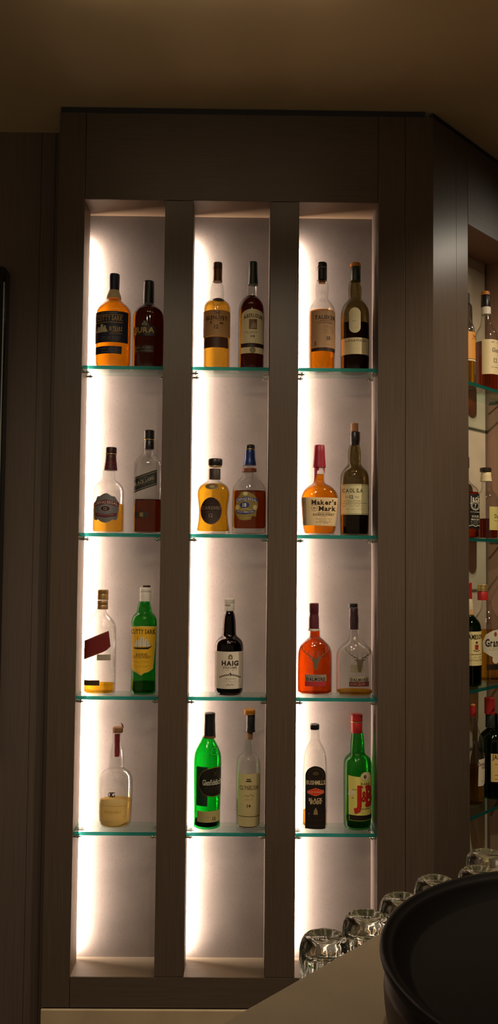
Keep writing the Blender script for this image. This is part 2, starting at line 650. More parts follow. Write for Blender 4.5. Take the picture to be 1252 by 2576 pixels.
def textmesh(txt, h, bold=0.0, serif=False, gap=.09, shear=0.0):
    """flat verts and faces, baseline at 0, cap height h"""
    V, Fs, x = [], [], 0
    sc = h / CAPH
    for ch in txt:
        if ch == ' ':
            x += .28
            continue
        v, f, w = glyph(ch, bold)
        o = len(V)
        V += [(x + a, b) for a, b in v]
        Fs += [tuple(o + i for i in q) for q in f]
        if serif:
            top = .70
            for d, y in ((SERB, 0), (SERT, top)):
                for pos in d.get(ch, ''):
                    if y and ch in 'kl' or (y and not ch.isupper()):
                        continue
                    c = {'l': .05, 'r': w - .05, 'm': w / 2}[pos]
                    s, t = .115, .05
                    yy = (0, t) if y == 0 else (top - t, top)
                    o = len(V)
                    V += [(x + c - s, yy[0]), (x + c + s, yy[0]), (x + c + s, yy[1]), (x + c - s, yy[1])]
                    Fs.append((o, o + 1, o + 2, o + 3))
            x += .06
        x += w + gap
    x -= gap
    V = [((a + shear * b) * sc, b * sc) for a, b in V]
    return V, Fs, x * sc


# ---------------------------------------------------------------- bottles
CROPS = {'A': (180, 640, 4.173), 'B': (460, 640, 4.815), 'C': (720, 640, 4.815), 'D': (180, 1060, 4.637),
         'E': (460, 1060, 4.815), 'F': (720, 1040, 4.815), 'G': (180, 1450, 4.815), 'H': (450, 1450, 4.815),
         'I': (720, 1480, 4.815), 'J': (170, 1780, 4.815), 'K': (450, 1760, 4.815), 'L': (720, 1780, 4.815),
         'P': (1052, 500, 4.685), 'Q': (1100, 1050, 6.44), 'R': (1100, 1400, 6.44), 'S': (1100, 1720, 5.151)}


def chaikin(p, times=1):
    for _ in range(times):
        q = [p[0]]
        for a, b in zip(p, p[1:]):
            q.append((.75 * a[0] + .25 * b[0], .75 * a[1] + .25 * b[1]))
            q.append((.25 * a[0] + .75 * b[0], .25 * a[1] + .75 * b[1]))
        q.append(p[-1])
        p = q
    return p


class Bottle:
    """a bottle measured in the photograph, stood on its shelf as a solid of revolution"""

    def __init__(s, crop, cx, ymid, shelf, label, y=.066, right=None, zbase=None, turn=None, group=None, name='whisky_bottle'):
        s.c = CROPS[crop]
        s.cx = cx
        s.right = right
        if right is not None:
            s.p0, s.n = R0 + NI * y, NI
        else:
            s.p0, s.n = Vector((0, y, 0)), Vector((0, 1, 0))
        s.z0 = ZS[shelf] if zbase is None else zbase
        m = s.pt(cx, ymid)
        s.k = (m - CAM).dot(_fwd) / F / s.c[2]        # metres per crop pixel
        s.root = empty(name, (m.x, m.y, s.z0), PHI * right if right else 0)
        s.ytop = s.pt(cx, 100)
        tag(s.root, label, 'bottle', group)
        s.n_, s.bf = 2, 1

    def pt(s, x, y):
        return hit(s.c[0] + x / s.c[2], s.c[1] + y / s.c[2], s.p0, s.n)

    def z(s, y):
        return s.pt(s.cx, y).z - s.z0

    def prof(s, pairs):
        return [(hw * s.k, s.z(y)) for y, hw in pairs]

    def shape(s, r, z):
        if s.n_ == 2 and s.bf == 1:
            return 2, 1
        t = (r - s.rn) / max(1e-6, s.rmax - s.rn)
        t = min(1, max(0, t))
        t = t * t * (3 - 2 * t)
        return 2 + (s.n_ - 2) * t, 1 + (s.bf - 1) * t

    def radius(s, z):
        p = s.P
        if z <= p[0][1]:
            return p[0][0]
        for a, b in zip(p, p[1:]):
            if a[1] <= z <= b[1]:
                t = (z - a[1]) / max(1e-9, b[1] - a[1])
                return a[0] + (b[0] - a[0]) * t
        return p[-1][0]

    def glass(s, pairs, mat, n=2, bf=1, inset_foot=.92):
        """pairs (y, half width) from the neck down to the foot"""
        p = s.prof(pairs)[::-1]
        p = [(r, max(z, .0035)) for r, z in p]
        r0 = p[0][0]
        p = [(r0 * inset_foot, 0), (r0 * .985, .0016)] + p
        q = [p[0]]
        for a in p[1:]:
            if a[1] > q[-1][1] + 1e-5:
                q.append(a)
        q = [q[0]] + chaikin(q[1:], 2)
        s.P = q
        s.n_, s.bf = n, bf
        s.rmax = max(r for r, z in q)
        s.rn = q[-1][0]
        inner = [(max(r - .0021, .004), z) for r, z in q if z > .005]
        s.body = lathe('glass_body', [(0, .0046), (inner[0][0] * .9, .005)] + inner + q[::-1] + [(q[0][0] * .75, .0025), (0, .004)], mat, s.root, 56, s.shape, close=False)
        return s

    def liquid(s, ytop, mat, foot=.006, wall=.0024):
        zt = s.z(ytop)
        pts = [(r - wall, z) for r, z in s.P if foot + .004 < z < zt]
        rb = s.radius(foot + .002) - wall
        pts = [(rb * .9, foot), (rb, foot + .0035)] + pts + [(s.radius(zt) - wall, zt)]
        lathe('liquid', pts, mat, s.root, 48, s.shape)
        return s

    def cap(s, pairs, mat, name='cap', cx=None, parent=None, rings=()):
        p = s.prof(pairs)[::-1]
        dx = ((cx - s.cx) * s.k) if cx is not None else 0
        r, z = p[-1]
        p = [(p[0][0] * .8, p[0][1])] + p[:-1] + [(r, z - .0012), (r * .95, z), (r * .5, z + .0002)]
        p = [p[0]] + [(a, b) for a, b in p[1:]]
        o = lathe(name, p, mat, parent or s.root, 36, cx=dx)
        for y, hw, hh, m in rings:
            zc, r = s.z(y), hw * s.k
            h2 = hh * s.k / 2
            lathe('ring', [(r * .9, zc - h2), (r, zc - h2), (r * 1.015, zc), (r, zc + h2), (r * .9, zc + h2)], m, o, 36, cx=dx)
        return o

    # ---- flat art wrapped on the front of the bottle
    def s_of(s, x, y):
        """crop pixel -> arc length and height on the wrapped surface"""
        z = s.z(y)
        a = s.radius(z)
        u = (x - s.cx) * s.k
        if s.n_ == 2 and s.bf == 1:
            return a * math.asin(max(-.985, min(.985, u / a))), z
        return max(-.97 * a, min(.97 * a, u)), z

    def wrap(s, u, z, off, a_ref=None):
        a = s.radius(z)
        if s.n_ == 2 and s.bf == 1:
            th = u / (a_ref or a)
            th = max(-1.5, min(1.5, th))
            R = a + off
            return (R * math.sin(th), -R * math.cos(th), z)
        n, bf = s.shape(a, z)
        t = min(.985, abs(u / a))
        return (u, -(a * bf) * (1 - t ** n) ** (1 / n) - off, z)


class Art:
    """2D shapes in the photograph's pixels, gathered into one wrapped mesh"""

    def __init__(s, b):
        s.b = b
        s.V, s.F = [], []

    def poly(s, pts):
        o = len(s.V)
        q = [s.b.s_of(x, y) for x, y in pts]
        s.V += q
        s.F.append(tuple(range(o, o + len(q))))
        return s

    def rect(s, x0, x1, y0, y1):
        return s.poly([(x0, y1), (x1, y1), (x1, y0), (x0, y0)])

    def ell(s, cx, cy, rx, ry, n=32):
        return s.poly([(cx + rx * math.cos(2 * math.pi * k / n), cy - ry * math.sin(2 * math.pi * k / n)) for k in range(n)])

    def ring(s, cx, cy, rx, ry, w, n=32):
        for k in range(n):
            a, b = 2 * math.pi * k / n, 2 * math.pi * (k + 1) / n
            s.poly([(cx + rx * math.cos(a), cy - ry * math.sin(a)), (cx + rx * math.cos(b), cy - ry * math.sin(b)),
                    (cx + (rx - w) * math.cos(b), cy - (ry - w) * math.sin(b)), (cx + (rx - w) * math.cos(a), cy - (ry - w) * math.sin(a))])
        return s

    def line(s, pts, w, w2=None):
        n = len(pts) - 1
        for i, (a, b) in enumerate(zip(pts, pts[1:])):
            dx, dy = b[0] - a[0], b[1] - a[1]
            L = math.hypot(dx, dy) or 1
            wa = w + ((w2 if w2 is not None else w) - w) * i / n
            wb = w + ((w2 if w2 is not None else w) - w) * (i + 1) / n
            nx, ny = -dy / L / 2, dx / L / 2
            s.poly([(a[0] + nx * wa, a[1] + ny * wa), (a[0] - nx * wa, a[1] - ny * wa), (b[0] - nx * wb, b[1] - ny * wb), (b[0] + nx * wb, b[1] + ny * wb)])
        return s

    def text(s, txt, cx, cy, h, w=None, bold=0.0, serif=False, arc=0, slope=0, shear=0, gap=.09):
        """centred on (cx, cy), cap height h, fitted to width w, in crop pixels"""
        V, Fs, tw = textmesh(txt, 1.0, bold, serif, gap, shear)
        wpx = w if w else tw * h
        o = len(s.V)
        for x, y in V:
            t = x / tw - .5
            X = cx + t * wpx
            Y = cy + h / 2 - y * h + arc * (2 * t) ** 2 + slope * t * wpx
            s.V.append(s.b.s_of(X, Y))
        s.F += [tuple(o + i for i in q) for q in Fs]
        return s

    def fine(s, x0, x1, y, h, slope=0, dens=.72):
        """a line of print too small to read"""
        x = x0
        while x < x1 - 2:
            w = rnd.uniform(4, 15)
            x2 = min(x1, x + w)
            if rnd.random() < dens:
                yy = y + slope * (x - x0)
                s.rect(x, x2, yy - h * .27, yy + h * .27)
            x = x2 + rnd.uniform(2, 5)
        return s

    def build(s, name, mat, parent, off=.0008, step=.0025):
        bm = bmesh.new()
        vs = [bm.verts.new((u, 0, z)) for u, z in s.V]
        for f in s.F:
            try:
                bm.faces.new([vs[i] for i in f])
            except ValueError:
                pass
        bmesh.ops.triangulate(bm, faces=bm.faces[:])
        if s.V:
            u0, u1 = min(v[0] for v in s.V), max(v[0] for v in s.V)
            u = u0 + step
            while u < u1:
                geo = bm.verts[:] + bm.edges[:] + bm.faces[:]
                bmesh.ops.bisect_plane(bm, geom=geo, plane_co=(u, 0, 0), plane_no=(1, 0, 0))
                u += step
        if s.V:
            z0, z1 = min(v[1] for v in s.V), max(v[1] for v in s.V)
            rr = [s.b.radius(z0 + (z1 - z0) * i / 12) for i in range(13)]
            if max(rr) - min(rr) > .0004:
                z = z0 + .004
                while z < z1:
                    bmesh.ops.bisect_plane(bm, geom=bm.verts[:] + bm.edges[:] + bm.faces[:], plane_co=(0, 0, z), plane_no=(0, 0, 1))
                    z += .004
        for v in bm.verts:
            v.co = Vector(s.b.wrap(v.co.x, v.co.z, off))
        for f in bm.faces:
            f.normal_update()
            if f.normal.y > 0:
                f.normal_flip()
        me = bpy.data.meshes.new(name)
        bm.to_mesh(me)
        bm.free()
        return link(name, me, [mat], parent)


def label(b, mat, pts=None, rect=None, name='label', off=.0004, parent=None):
    a = Art(b)
    if rect:
        a.rect(*rect)
    if pts:
        a.poly(pts)
    return a.build(name, mat, parent or b.root, off)


def ship(b, parent, cx, cy, w, h, sail, hull, off=.0008):
    """three-masted clipper under full sail"""
    a = Art(b)
    for mx, top, hw in ((-.26, -.28, .16), (.0, -.5, .19), (.24, -.36, .15)):
        n = 4
        for i in range(n):
            t0, t1 = i / n, (i + .86) / n
            y0 = cy + h * (top + (.22 - top) * t0)
            y1 = cy + h * (top + (.22 - top) * t1)
            w0 = hw * (.45 + .55 * t0) * w
            w1 = hw * (.45 + .55 * t1) * w
            x = cx + mx * w
            a.poly([(x - w1, y1), (x - w1 * .3, y1 + h * .02), (x + w1, y1), (x + w0, y0), (x - w0, y0)])
    a.poly([(cx + .30 * w, cy - .2 * h), (cx + .5 * w, cy + .2 * h), (cx + .34 * w, cy + .2 * h)])
    a.poly([(cx - .44 * w, cy - .05 * h), (cx - .36 * w, cy + .2 * h), (cx - .48 * w, cy + .2 * h)])
    a.build('sailing_ship', sail, parent, off)
    if hull:
        d = Art(b)
        d.poly([(cx - .5 * w, cy + .30 * h), (cx + .28 * w, cy + .27 * h), (cx + .5 * w, cy + .20 * h), (cx + .36 * w, cy + .36 * h), (cx + .3 * w, cy + .40 * h), (cx - .42 * w, cy + .40 * h)])
        for mx in (-.26, 0, .24):
            d.line([(cx + mx * w, cy - .5 * h), (cx + mx * w, cy + .28 * h)], w * .012)
        d.line([(cx + .34 * w, cy - .05 * h), (cx + .52 * w, cy + .22 * h)], w * .012)
        d.build('ship_hull', hull, parent, off + .0003)


def stag(b, parent, cx, cy, w, mat, off=.0008):
    """stag's head seen from the front with spreading antlers; (cx, cy) is the brow, w the antler spread"""
    a = Art(b)
    u = w / 2
    a.poly([(cx - .24 * u, cy - .02 * u), (cx - .42 * u, cy - .14 * u), (cx - .22 * u, cy - .16 * u), (cx + .22 * u, cy - .16 * u), (cx + .42 * u, cy - .14 * u), (cx + .24 * u, cy - .02 * u),
            (cx + .16 * u, cy + .30 * u), (cx + .10 * u, cy + .62 * u), (cx, cy + .70 * u), (cx - .10 * u, cy + .62 * u), (cx - .16 * u, cy + .30 * u)])
    for d in (-1, 1):
        P = lambda x, y: (cx + d * x * u, cy + y * u)
        a.line([P(.12, -.16), P(.32, -.30), P(.58, -.42), P(.80, -.60), P(.93, -.74), P(.96, -.98)], .085 * u, .03 * u)
        a.line([P(.88, -.70), P(1.0, -.86)], .05 * u, .02 * u)
        a.line([P(.78, -.58), P(.72, -.86), P(.76, -1.0)], .05 * u, .02 * u)
        a.line([P(.54, -.40), P(.50, -.68)], .05 * u, .02 * u)
        a.line([P(.18, -.18), P(.16, -.42), P(.22, -.62)], .06 * u, .02 * u)
        a.line([P(.34, -.28), P(.52, -.22), P(.60, -.28)], .05 * u, .02 * u)
    return a.build('stag_emblem', mat, parent, off)


NAVY, CREAM, GOLD, BLACK, WHITE = K('20243c'), K('dccfa8'), K('c8a24e', .35), K('17130f'), K('e6e0d6')
CRM2, TAN, BROWN, DKBRN, REDP, BURG = K('e2d8b2'), K('c09460'), K('6e3d1e'), K('2b1a12'), K('b02a20'), K('5a1420')
SILVER, GREYP, YEL, INK, OLIVEP = K('8c8c90', .4), K('b9b3a8'), K('e4b52c'), K('241a14'), K('8d8146')
CAPBLK = plain('cap_black', (.012, .012, .014), .35)
CAPNAVY = plain('cap_navy', (.018, .018, .055), .4)
CAPGRN = plain('cap_dark_green', (.012, .026, .022), .35)
CAPCOP = plain('cap_copper', (.16, .07, .028), .4, .3)
CAPBURG = plain('cap_burgundy', (.085, .014, .024), .4)
CAPBLUE = plain('cap_blue', (.018, .042, .17), .3, .4)
CAPWHT = plain('cap_white', (.72, .70, .68), .45)
CAPRED = plain('cap_red', (.42, .020, .022), .35)
WAXRED = plain('cap_wax', (.36, .016, .045), .4)
CAPORG = plain('cap_orange', (.62, .24, .035), .45)
CAPGOLD = plain('cap_gold', (.46, .29, .13), .35, .6)
CORK = plain('cork', (.36, .18, .09), .8, var=.3, scale=300)
FOILGOLD = plain('gold_foil', (.75, .55, .22), .3, .8)
G1, G2, G3, G4 = ('whisky bottles on the %s glass shelves' % LEV[i] for i in (1, 2, 3, 4))
G5 = 'whisky bottles in the angled cabinet'

# ---- top row
b = Bottle('A', 438, 800, 1, 'amber bottle with navy label and pale sailing ship, navy cap, top shelf of left niche', group=G1)
b.glass([(372, 50), (385, 53), (400, 58), (425, 66), (450, 73), (474, 76), (484, 78), (500, 92), (525, 120), (560, 158), (595, 180), (640, 187), (900, 187), (1145, 185), (1160, 180)], CLEAR, bf=.84)
b.liquid(487, ORANGE, foot=.011)
b.cap([(212, 55), (240, 56), (330, 54), (378, 52)], CAPNAVY, cx=440)
b.cap([(380, 54), (398, 58), (425, 68), (450, 76), (470, 79)], CREAM, name='neck_collar')
L = label(b, NAVY, rect=(252, 602, 636, 958))
Art(b).text('CUTTY SARK', 420, 708, 50, 268, .012, True).line([(270, 672), (556, 672)], 5).line([(270, 752), (556, 752)], 5).text('18 YEARS', 485, 818, 44, 130, .03, True).text('BLENDED', 485, 846, 10, 80).text('SCOTCH WHISKY', 485, 866, 12, 130).build('lettering', GOLD, L)
Art(b).fine(330, 500, 652, 12).fine(340, 540, 905, 8).fine(330, 530, 925, 6).build('fine_print', K('9a9488'), L)
ship(b, L, 338, 828, 135, 118, K('cfc6a0'), None)
L2 = label(b, NAVY, rect=(268, 546, 998, 1076), name='strip_label')
Art(b).fine(330, 520, 1022, 8).fine(325, 530, 1040, 6).fine(330, 520, 1058, 6).build('fine_print', K('8d8b94'), L2)

b = Bottle('A', 805, 800, 1, 'dark red bottle with black cap and gold lettering, right of the navy-labelled bottle, top shelf', group=G1)
b.glass([(500, 54), (520, 58), (538, 62), (548, 72), (565, 108), (590, 138), (625, 156), (670, 165), (900, 166), (1165, 165)], CLEAR, bf=.9)
b.liquid(548, DARKL)
b.cap([(285, 54), (300, 58), (500, 59), (522, 57)], CAPBLK, cx=803)
L = label(b, K('1c110c'), pts=[(660, 890), (905, 890), (905, 790), (828, 790), (815, 752), (780, 728), (745, 752), (732, 790), (660, 790)])
Art(b).text('JURA', 778, 828, 54, 210, .03, False).build('lettering', K('b89a4a', .4), L)
Art(b).ell(780, 750, 12, 14).ell(762, 770, 12, 12).ell(798, 770, 12, 12).rect(777, 783, 770, 790).build('tree_emblem', K('8c8f78'), L)
Art(b).fine(680, 880, 868, 12).build('fine_print', K('6e6a4c'), L)
L2 = label(b, K('2a1a12'), rect=(676, 880, 990, 1062), name='strip_label')
Art(b).text('One Blend', 778, 1012, 16, 120).fine(690, 870, 1045, 8).build('fine_print', K('9c9478'), L2) if False else Art(b).fine(700, 860, 1012, 14).fine(690, 870, 1045, 8).build('fine_print', K('8e8668'), L2)

b = Bottle('B', 409, 900, 1, 'golden bottle with tan label numbered 12 and copper cap, top shelf of middle niche', group=G1)
b.glass([(322, 54), (345, 62), (390, 76), (450, 84), (510, 83), (545, 82), (560, 92), (580, 122), (605, 148), (640, 162), (700, 164), (1000, 163), (1355, 162)], CLEAR)
b.liquid(588, AMBER, foot=.009)
b.cap([(105, 54), (120, 56), (178, 57)], K('4a3628'), cx=412, name='cap')
b.cap([(180, 56), (280, 55), (320, 58), (334, 60)], CAPCOP, cx=412, name='capsule')
L = label(b, TAN, rect=(247, 571, 716, 1026))
Art(b).text('THE', 415, 750, 34, 78, .02, True).text('GLENLIVET', 410, 806, 42, 252, .025, True, arc=6).text('12', 410, 917, 44, 54, .02, True).fine(335, 500, 842, 5).build('lettering', K('3a1a10'), L)
Art(b).fine(300, 540, 960, 6, dens=.5).fine(380, 540, 985, 5, dens=.5).build('fine_print', K('a07a48'), L)
Art(b).rect(338, 352, 850, 880).rect(448, 488, 866, 882).build('lettering', K('4a2c1c'), L)
L2 = label(b, K('4a2814'), rect=(260, 548, 1034, 1164), name='strip_label')
Art(b).rect(260, 548, 1028, 1038).build('gold_edge', K('c08a3c'), L2)
label(b, K('4c3c22'), pts=[(432 + 70 * math.cos(t * .2094), 582 - 30 * math.sin(t * .2094)) for t in range(30)], name='neck_medallion')

b = Bottle('B', 828, 900, 1, 'dark red bottle with cream arched label and tall black capsule, top shelf', group=G1)
b.glass([(372, 58), (390, 66), (430, 70), (508, 71), (520, 78), (545, 108), (575, 130), (610, 148), (680, 157), (900, 158), (1350, 157)], CLEAR)
b.liquid(512, DARKL)
b.cap([(95, 50), (110, 53), (250, 57), (370, 64)], CAPGRN, cx=843, name='capsule')
arch = [(705, 1112), (972, 1112), (978, 760)] + [(843 + 135 * math.cos(t), 768 - 66 * math.sin(t)) for t in [math.pi * k / 12 for k in range(1, 12)]] + [(708, 760)]
L = label(b, CREAM, pts=arch)
Art(b).text('ABERLOUR', 848, 780, 44, 222, .025, True, arc=22).text('10', 845, 1030, 26, 52, .02, True).build('lettering', K('33231a'), L)
Art(b).fine(750, 935, 978, 9).fine(770, 920, 990, 5).fine(730, 940, 1095, 4, dens=.4).build('fine_print', K('5e4c3a'), L)
Art(b).rect(798, 892, 826, 944).build('picture', K('6a4a30'), L)
Art(b).poly([(812, 936), (852, 845), (878, 936)]).poly([(850, 900), (880, 860), (886, 936)]).build('picture', K('9a8468'), L, .0011)
L2 = label(b, CREAM, rect=(704, 972, 1160, 1232), name='strip_label')
Art(b).ell(842, 1195, 34, 36).build('seal', K('8c8450'), L2)
Art(b).ring(842, 1195, 34, 36, 5).ring(842, 1195, 18, 19, 4).build('seal', K('5c5636'), L2, .0011)
label(b, K('2a1712'), rect=(703, 974, 1120, 1160), name='strip_label', off=.0005)

b = Bottle('C', 430, 900, 1, 'clear bottle two-thirds full of orange whisky, tan label numbered 10, black cap', group=G1)
b.glass([(312, 56), (335, 66), (380, 78), (425, 81), (480, 75), (525, 70), (550, 76), (575, 96), (605, 120), (650, 148), (700, 160), (900, 161), (1370, 158)], CLEAR)
b.liquid(700, ORANGE, foot=.005)
b.cap([(105, 56), (116, 60), (160, 60)], CAPBLK, cx=428, rings=[(170, 60, 9, K('9a958c', .3))])
b.cap([(178, 60), (190, 61), (300, 61), (318, 60)], CAPBLK, cx=428, name='capsule')
b.cap([(322, 40), (350, 39)], CORK, name='stopper', cx=428)
L = label(b, K('c7a07a'), rect=(296, 583, 718, 1162))
Art(b).text('TALISKER', 458, 802, 44, 246, .02, True).text('10', 497, 1050, 44, 46, .025, True).line([(525, 1050), (545, 1050)], 3).build('lettering', K('2c1a14'), L)
Art(b).text('SINGLE MALT', 462, 843, 17, 156).text('SCOTCH WHISKY', 456, 868, 17, 190).build('lettering', K('7a3a22'), L)
for q, yy in enumerate((905, 920, 935, 952, 968, 985)):
    pass
fp = Art(b)
for yy in (905, 920, 935, 952, 968, 985):
    fp.fine(425 + (yy % 3) * 6, 560, yy, 5)
fp.fine(430, 560, 1130, 5).rect(330, 350, 1085, 1140).build('fine_print', K('8f6a50'), L)
label(b, K('34201a'), rect=(296, 583, 1164, 1206), name='strip_label')

b = Bottle('C', 830, 900, 1, 'olive bottle with pale oval label above cream band, orange-topped cap, top shelf', group=G1)
b.glass([(318, 56), (335, 68), (385, 80), (430, 83), (490, 80), (535, 78), (560, 92), (590, 118), (630, 146), (680, 166), (740, 173), (900, 173), (1365, 172)], OLIVE)
b.liquid(850, BLACKL)
b.cap([(110, 62), (118, 66), (158, 66)], CAPORG, cx=835)
b.cap([(160, 63), (300, 62), (325, 64)], CAPGRN, cx=837, name='capsule')
ov = [(808 + 68 * math.cos(t), 758 - 68 * math.sin(t)) for t in [math.pi * k / 14 for k in range(15)]] + [(808 - 68 * math.cos(t), 925 + 68 * math.sin(t)) for t in [math.pi * k / 14 for k in range(15)]]
L = label(b, CRM2, pts=ov, name='oval_label')
Art(b).fine(770, 840, 780, 6, dens=.5).fine(782, 830, 850, 18, dens=.8).fine(775, 840, 935, 6, dens=.5).build('fine_print', K('a29a78'), L)
L2 = label(b, CREAM, rect=(662, 986, 1048, 1246))
Art(b).text('LAGAVULIN', 822, 1083, 24, 240, .012, True).build('lettering', K('6e6042'), L2)
Art(b).fine(720, 940, 1130, 4, dens=.3).fine(740, 920, 1180, 4, dens=.3).build('fine_print', K('b4a884'), L2)

# ---- second row
b = Bottle('D', 428, 1000, 2, 'clear bottle half full of gold whisky, silver crest label, burgundy cap, second shelf left niche', group=G2)
b.glass([(565, 66), (590, 74), (630, 72), (665, 74), (690, 88), (712, 120), (740, 148), (780, 172), (830, 181), (880, 178), (940, 178), (990, 183), (1270, 184)], CLEAR, bf=.8)
b.liquid(968, AMBER, foot=.006)
b.cap([(305, 64), (318, 66), (374, 66)], plain('cap_plum', (.045, .012, .018), .4), cx=449, rings=[(384, 67, 10, FOILGOLD)])
b.cap([(392, 64), (440, 65), (490, 70), (550, 78), (572, 79)], CAPBURG, cx=446, name='capsule', rings=[(492, 72, 8, K('8a2a28')), (535, 77, 8, K('8a2a28'))])
sh = [(280, 960), (275, 1080), (282, 1150), (310, 1160), (330, 1150), (370, 1178), (415, 1190), (460, 1178), (500, 1150), (530, 1160), (550, 1140), (560, 1080), (568, 960), (545, 925), (520, 885), (480, 880), (450, 858), (420, 846), (385, 858), (350, 880), (315, 885), (300, 925)]
L = label(b, plain('silver_foil', (.23, .24, .27), .35, .5), pts=sh, name='crest_label')
Art(b).poly([(278, 1000), (420, 968), (562, 1000), (566, 952), (420, 918), (274, 952)]).poly([(300, 1110), (420, 1128), (540, 1110), (545, 1072), (420, 1090), (295, 1072)]).build('banner', K('63202c'), L)
Art(b).text('CHIVAS REGAL', 420, 950, 32, 270, .015, True, arc=24).build('lettering', K('c3b8b0'), L, .0012)
Art(b).ell(416, 1025, 58, 34).build('number_oval', K('2c1016'), L)
Art(b).ring(416, 1025, 58, 34, 5).text('12', 416, 1025, 30, 40, .02, True).build('lettering', K('b09a90'), L, .0012)
Art(b).text('BLENDED SCOTCH WHISKY', 420, 1098, 15, 200, arc=-8).build('fine_print', K('a08a88'), L, .0012)

b = Bottle('D', 888, 1000, 2, 'square clear bottle of dark red whisky with slanted black label, second shelf left niche', group=G2)
b.glass([(322, 55), (345, 58), (365, 60), (385, 72), (415, 105), (450, 138), (485, 155), (530, 161), (800, 162), (1275, 163)], CLEAR, n=3.6, bf=.95)
b.liquid(915, REDL)
b.cap([(105, 58), (112, 62), (205, 61)], CAPBLK, cx=892, rings=[(216, 60, 9, FOILGOLD)])
b.cap([(224, 59), (310, 60), (328, 58)], CAPBLK, cx=893, name='capsule')
L = label(b, K('14120f'), pts=[(733, 845), (1003, 752), (1003, 575), (733, 672)], name='slanted_label')
Art(b).text('BLACK LABEL', 858, 706, 38, 240, .02, False, slope=-.36).fine(800, 920, 690, 8, slope=-.36).fine(760, 960, 765, 8, slope=-.36).fine(765, 960, 782, 7, slope=-.36).line([(735, 690), (1000, 596)], 5).line([(735, 828), (1000, 735)], 5).build('lettering', K('8c8878'), L)
Art(b).fine(800, 930, 665, 8, slope=-.36).build('fine_print', K('8c8878'), L)
L2 = label(b, K('2a2018'), rect=(755, 908, 1062, 1132), name='strip_label')
Art(b).rect(812, 852, 1072, 1118).build('emblem', K('7a6a3c'), L2)

b = Bottle('E', 365, 1100, 2, 'squat waisted bottle of gold whisky with dark oval label numbered 12, second shelf middle niche', group=G2)
b.glass([(565, 66), (580, 70), (705, 70), (725, 76), (745, 108), (770, 152), (800, 180), (850, 198), (900, 200), (960, 192), (1020, 183), (1080, 178), (1150, 180), (1220, 187), (1290, 198), (1330, 206)], CLEAR, n=2.3, bf=.82)
b.liquid(757, GOLDL, foot=.010)
b.cap([(455, 86), (468, 90), (520, 90), (536, 86)], CAPBLK, cx=382, rings=[(548, 78, 16, FOILGOLD)])
b.cap([(575, 69), (704, 69)], plain('neck_paper_brown', (.05, .032, .028), .5), name='neck_label', cx=381)
L = label(b, K('2a1612'), pts=[(345 + 128 * math.cos(t * .157), 1092 - 162 * math.sin(t * .157)) for t in range(40)], name='oval_label')
Art(b).text('CARDHU', 345, 1055, 38, 222, .015, True).text('12', 344, 1146, 42, 52, .015, True).fine(270, 420, 1105, 5).build('lettering', K('8a7468'), L)
Art(b).ring(345, 1092, 128, 162, 5, 40).fine(300, 390, 1000, 6).build('gold_edge', K('6e4a2a'), L)
L2 = label(b, K('5c4622'), pts=[(352 + 80 * math.cos(t * .2094), 800 - 38 * math.sin(t * .2094)) for t in range(30)], name='neck_medallion')
Art(b).ring(352, 800, 80, 38, 6, 30).ell(352, 800, 30, 18).build('emblem', K('8e7a40'), L2)

b = Bottle('E', 800, 1100, 2, 'bottle of dark amber whisky with gold and blue crest numbered 18, blue capsule', group=G2)
b.glass([(525, 68), (545, 82), (575, 84), (640, 84), (665, 88), (690, 112), (720, 142), (755, 170), (800, 196), (840, 206), (1000, 208), (1335, 208)], CLEAR, bf=.78)
b.liquid(844, CHESTNUT, foot=.020)
b.cap([(285, 54), (295, 59), (336, 60)], CAPBLK, cx=806, rings=[(342, 61, 7, FOILGOLD)])
b.cap([(348, 62), (380, 64), (430, 65), (480, 72), (520, 79), (532, 78)], CAPBLUE, cx=804, name='capsule')
b.cap([(572, 90), (612, 91)], K('7c3a1c'), cx=798, name='neck_band')
cr = [(640, 1010), (625, 1060), (650, 1100), (640, 1130), (672, 1140), (668, 1180), (690, 1200), (760, 1206), (820, 1196), (836, 1150), (880, 1160), (884, 1110), (905, 1040), (890, 1000), (905, 960), (850, 890), (815, 880), (795, 866), (752, 858), (705, 868), (690, 890), (650, 950)]
L = label(b, K('8a7a3e', .4), pts=cr, name='crest_label')
Art(b).poly([(632, 985), (765, 965), (898, 985), (905, 945), (765, 922), (628, 948)]).ell(745, 1022, 56, 36).poly([(650, 1120), (750, 1134), (862, 1115), (868, 1082), (750, 1100), (640, 1085)]).build('banner', K('1e2f7c'), L)
Art(b).text('CHIVAS REGAL', 768, 950, 32, 246, .02, True, arc=18).text('18', 745, 1022, 44, 48, .02, True).text('GOLD SIGNATURE', 756, 1108, 17, 200, .01, arc=-8).build('lettering', K('d9d4c4'), L, .0012)
Art(b).ell(752, 888, 30, 22).ell(660, 1050, 24, 30).ell(868, 1050, 24, 30).fine(690, 810, 1175, 8).line([(690, 1085), (760, 1060), (830, 1085)], 6).build('emblem', K('c4b884'), L)

b = Bottle('F', 397, 1200, 2, 'red wax-dipped bottle with dripping seal and wide cream label, second shelf right niche', group=G2)
b.glass([(560, 60), (640, 62), (730, 62), (800, 64), (845, 70), (862, 100), (885, 142), (920, 180), (960, 208), (1030, 228), (1100, 224), (1250, 213), (1360, 203), (1430, 190), (1450, 178)], CLEAR, n=3.0, bf=.78)
b.liquid(738, ORANGE, foot=.007)
wax = b.cap([(385, 62), (398, 66), (480, 70), (560, 74), (620, 80), (655, 82)], WAXRED, cx=394, name='wax_seal')
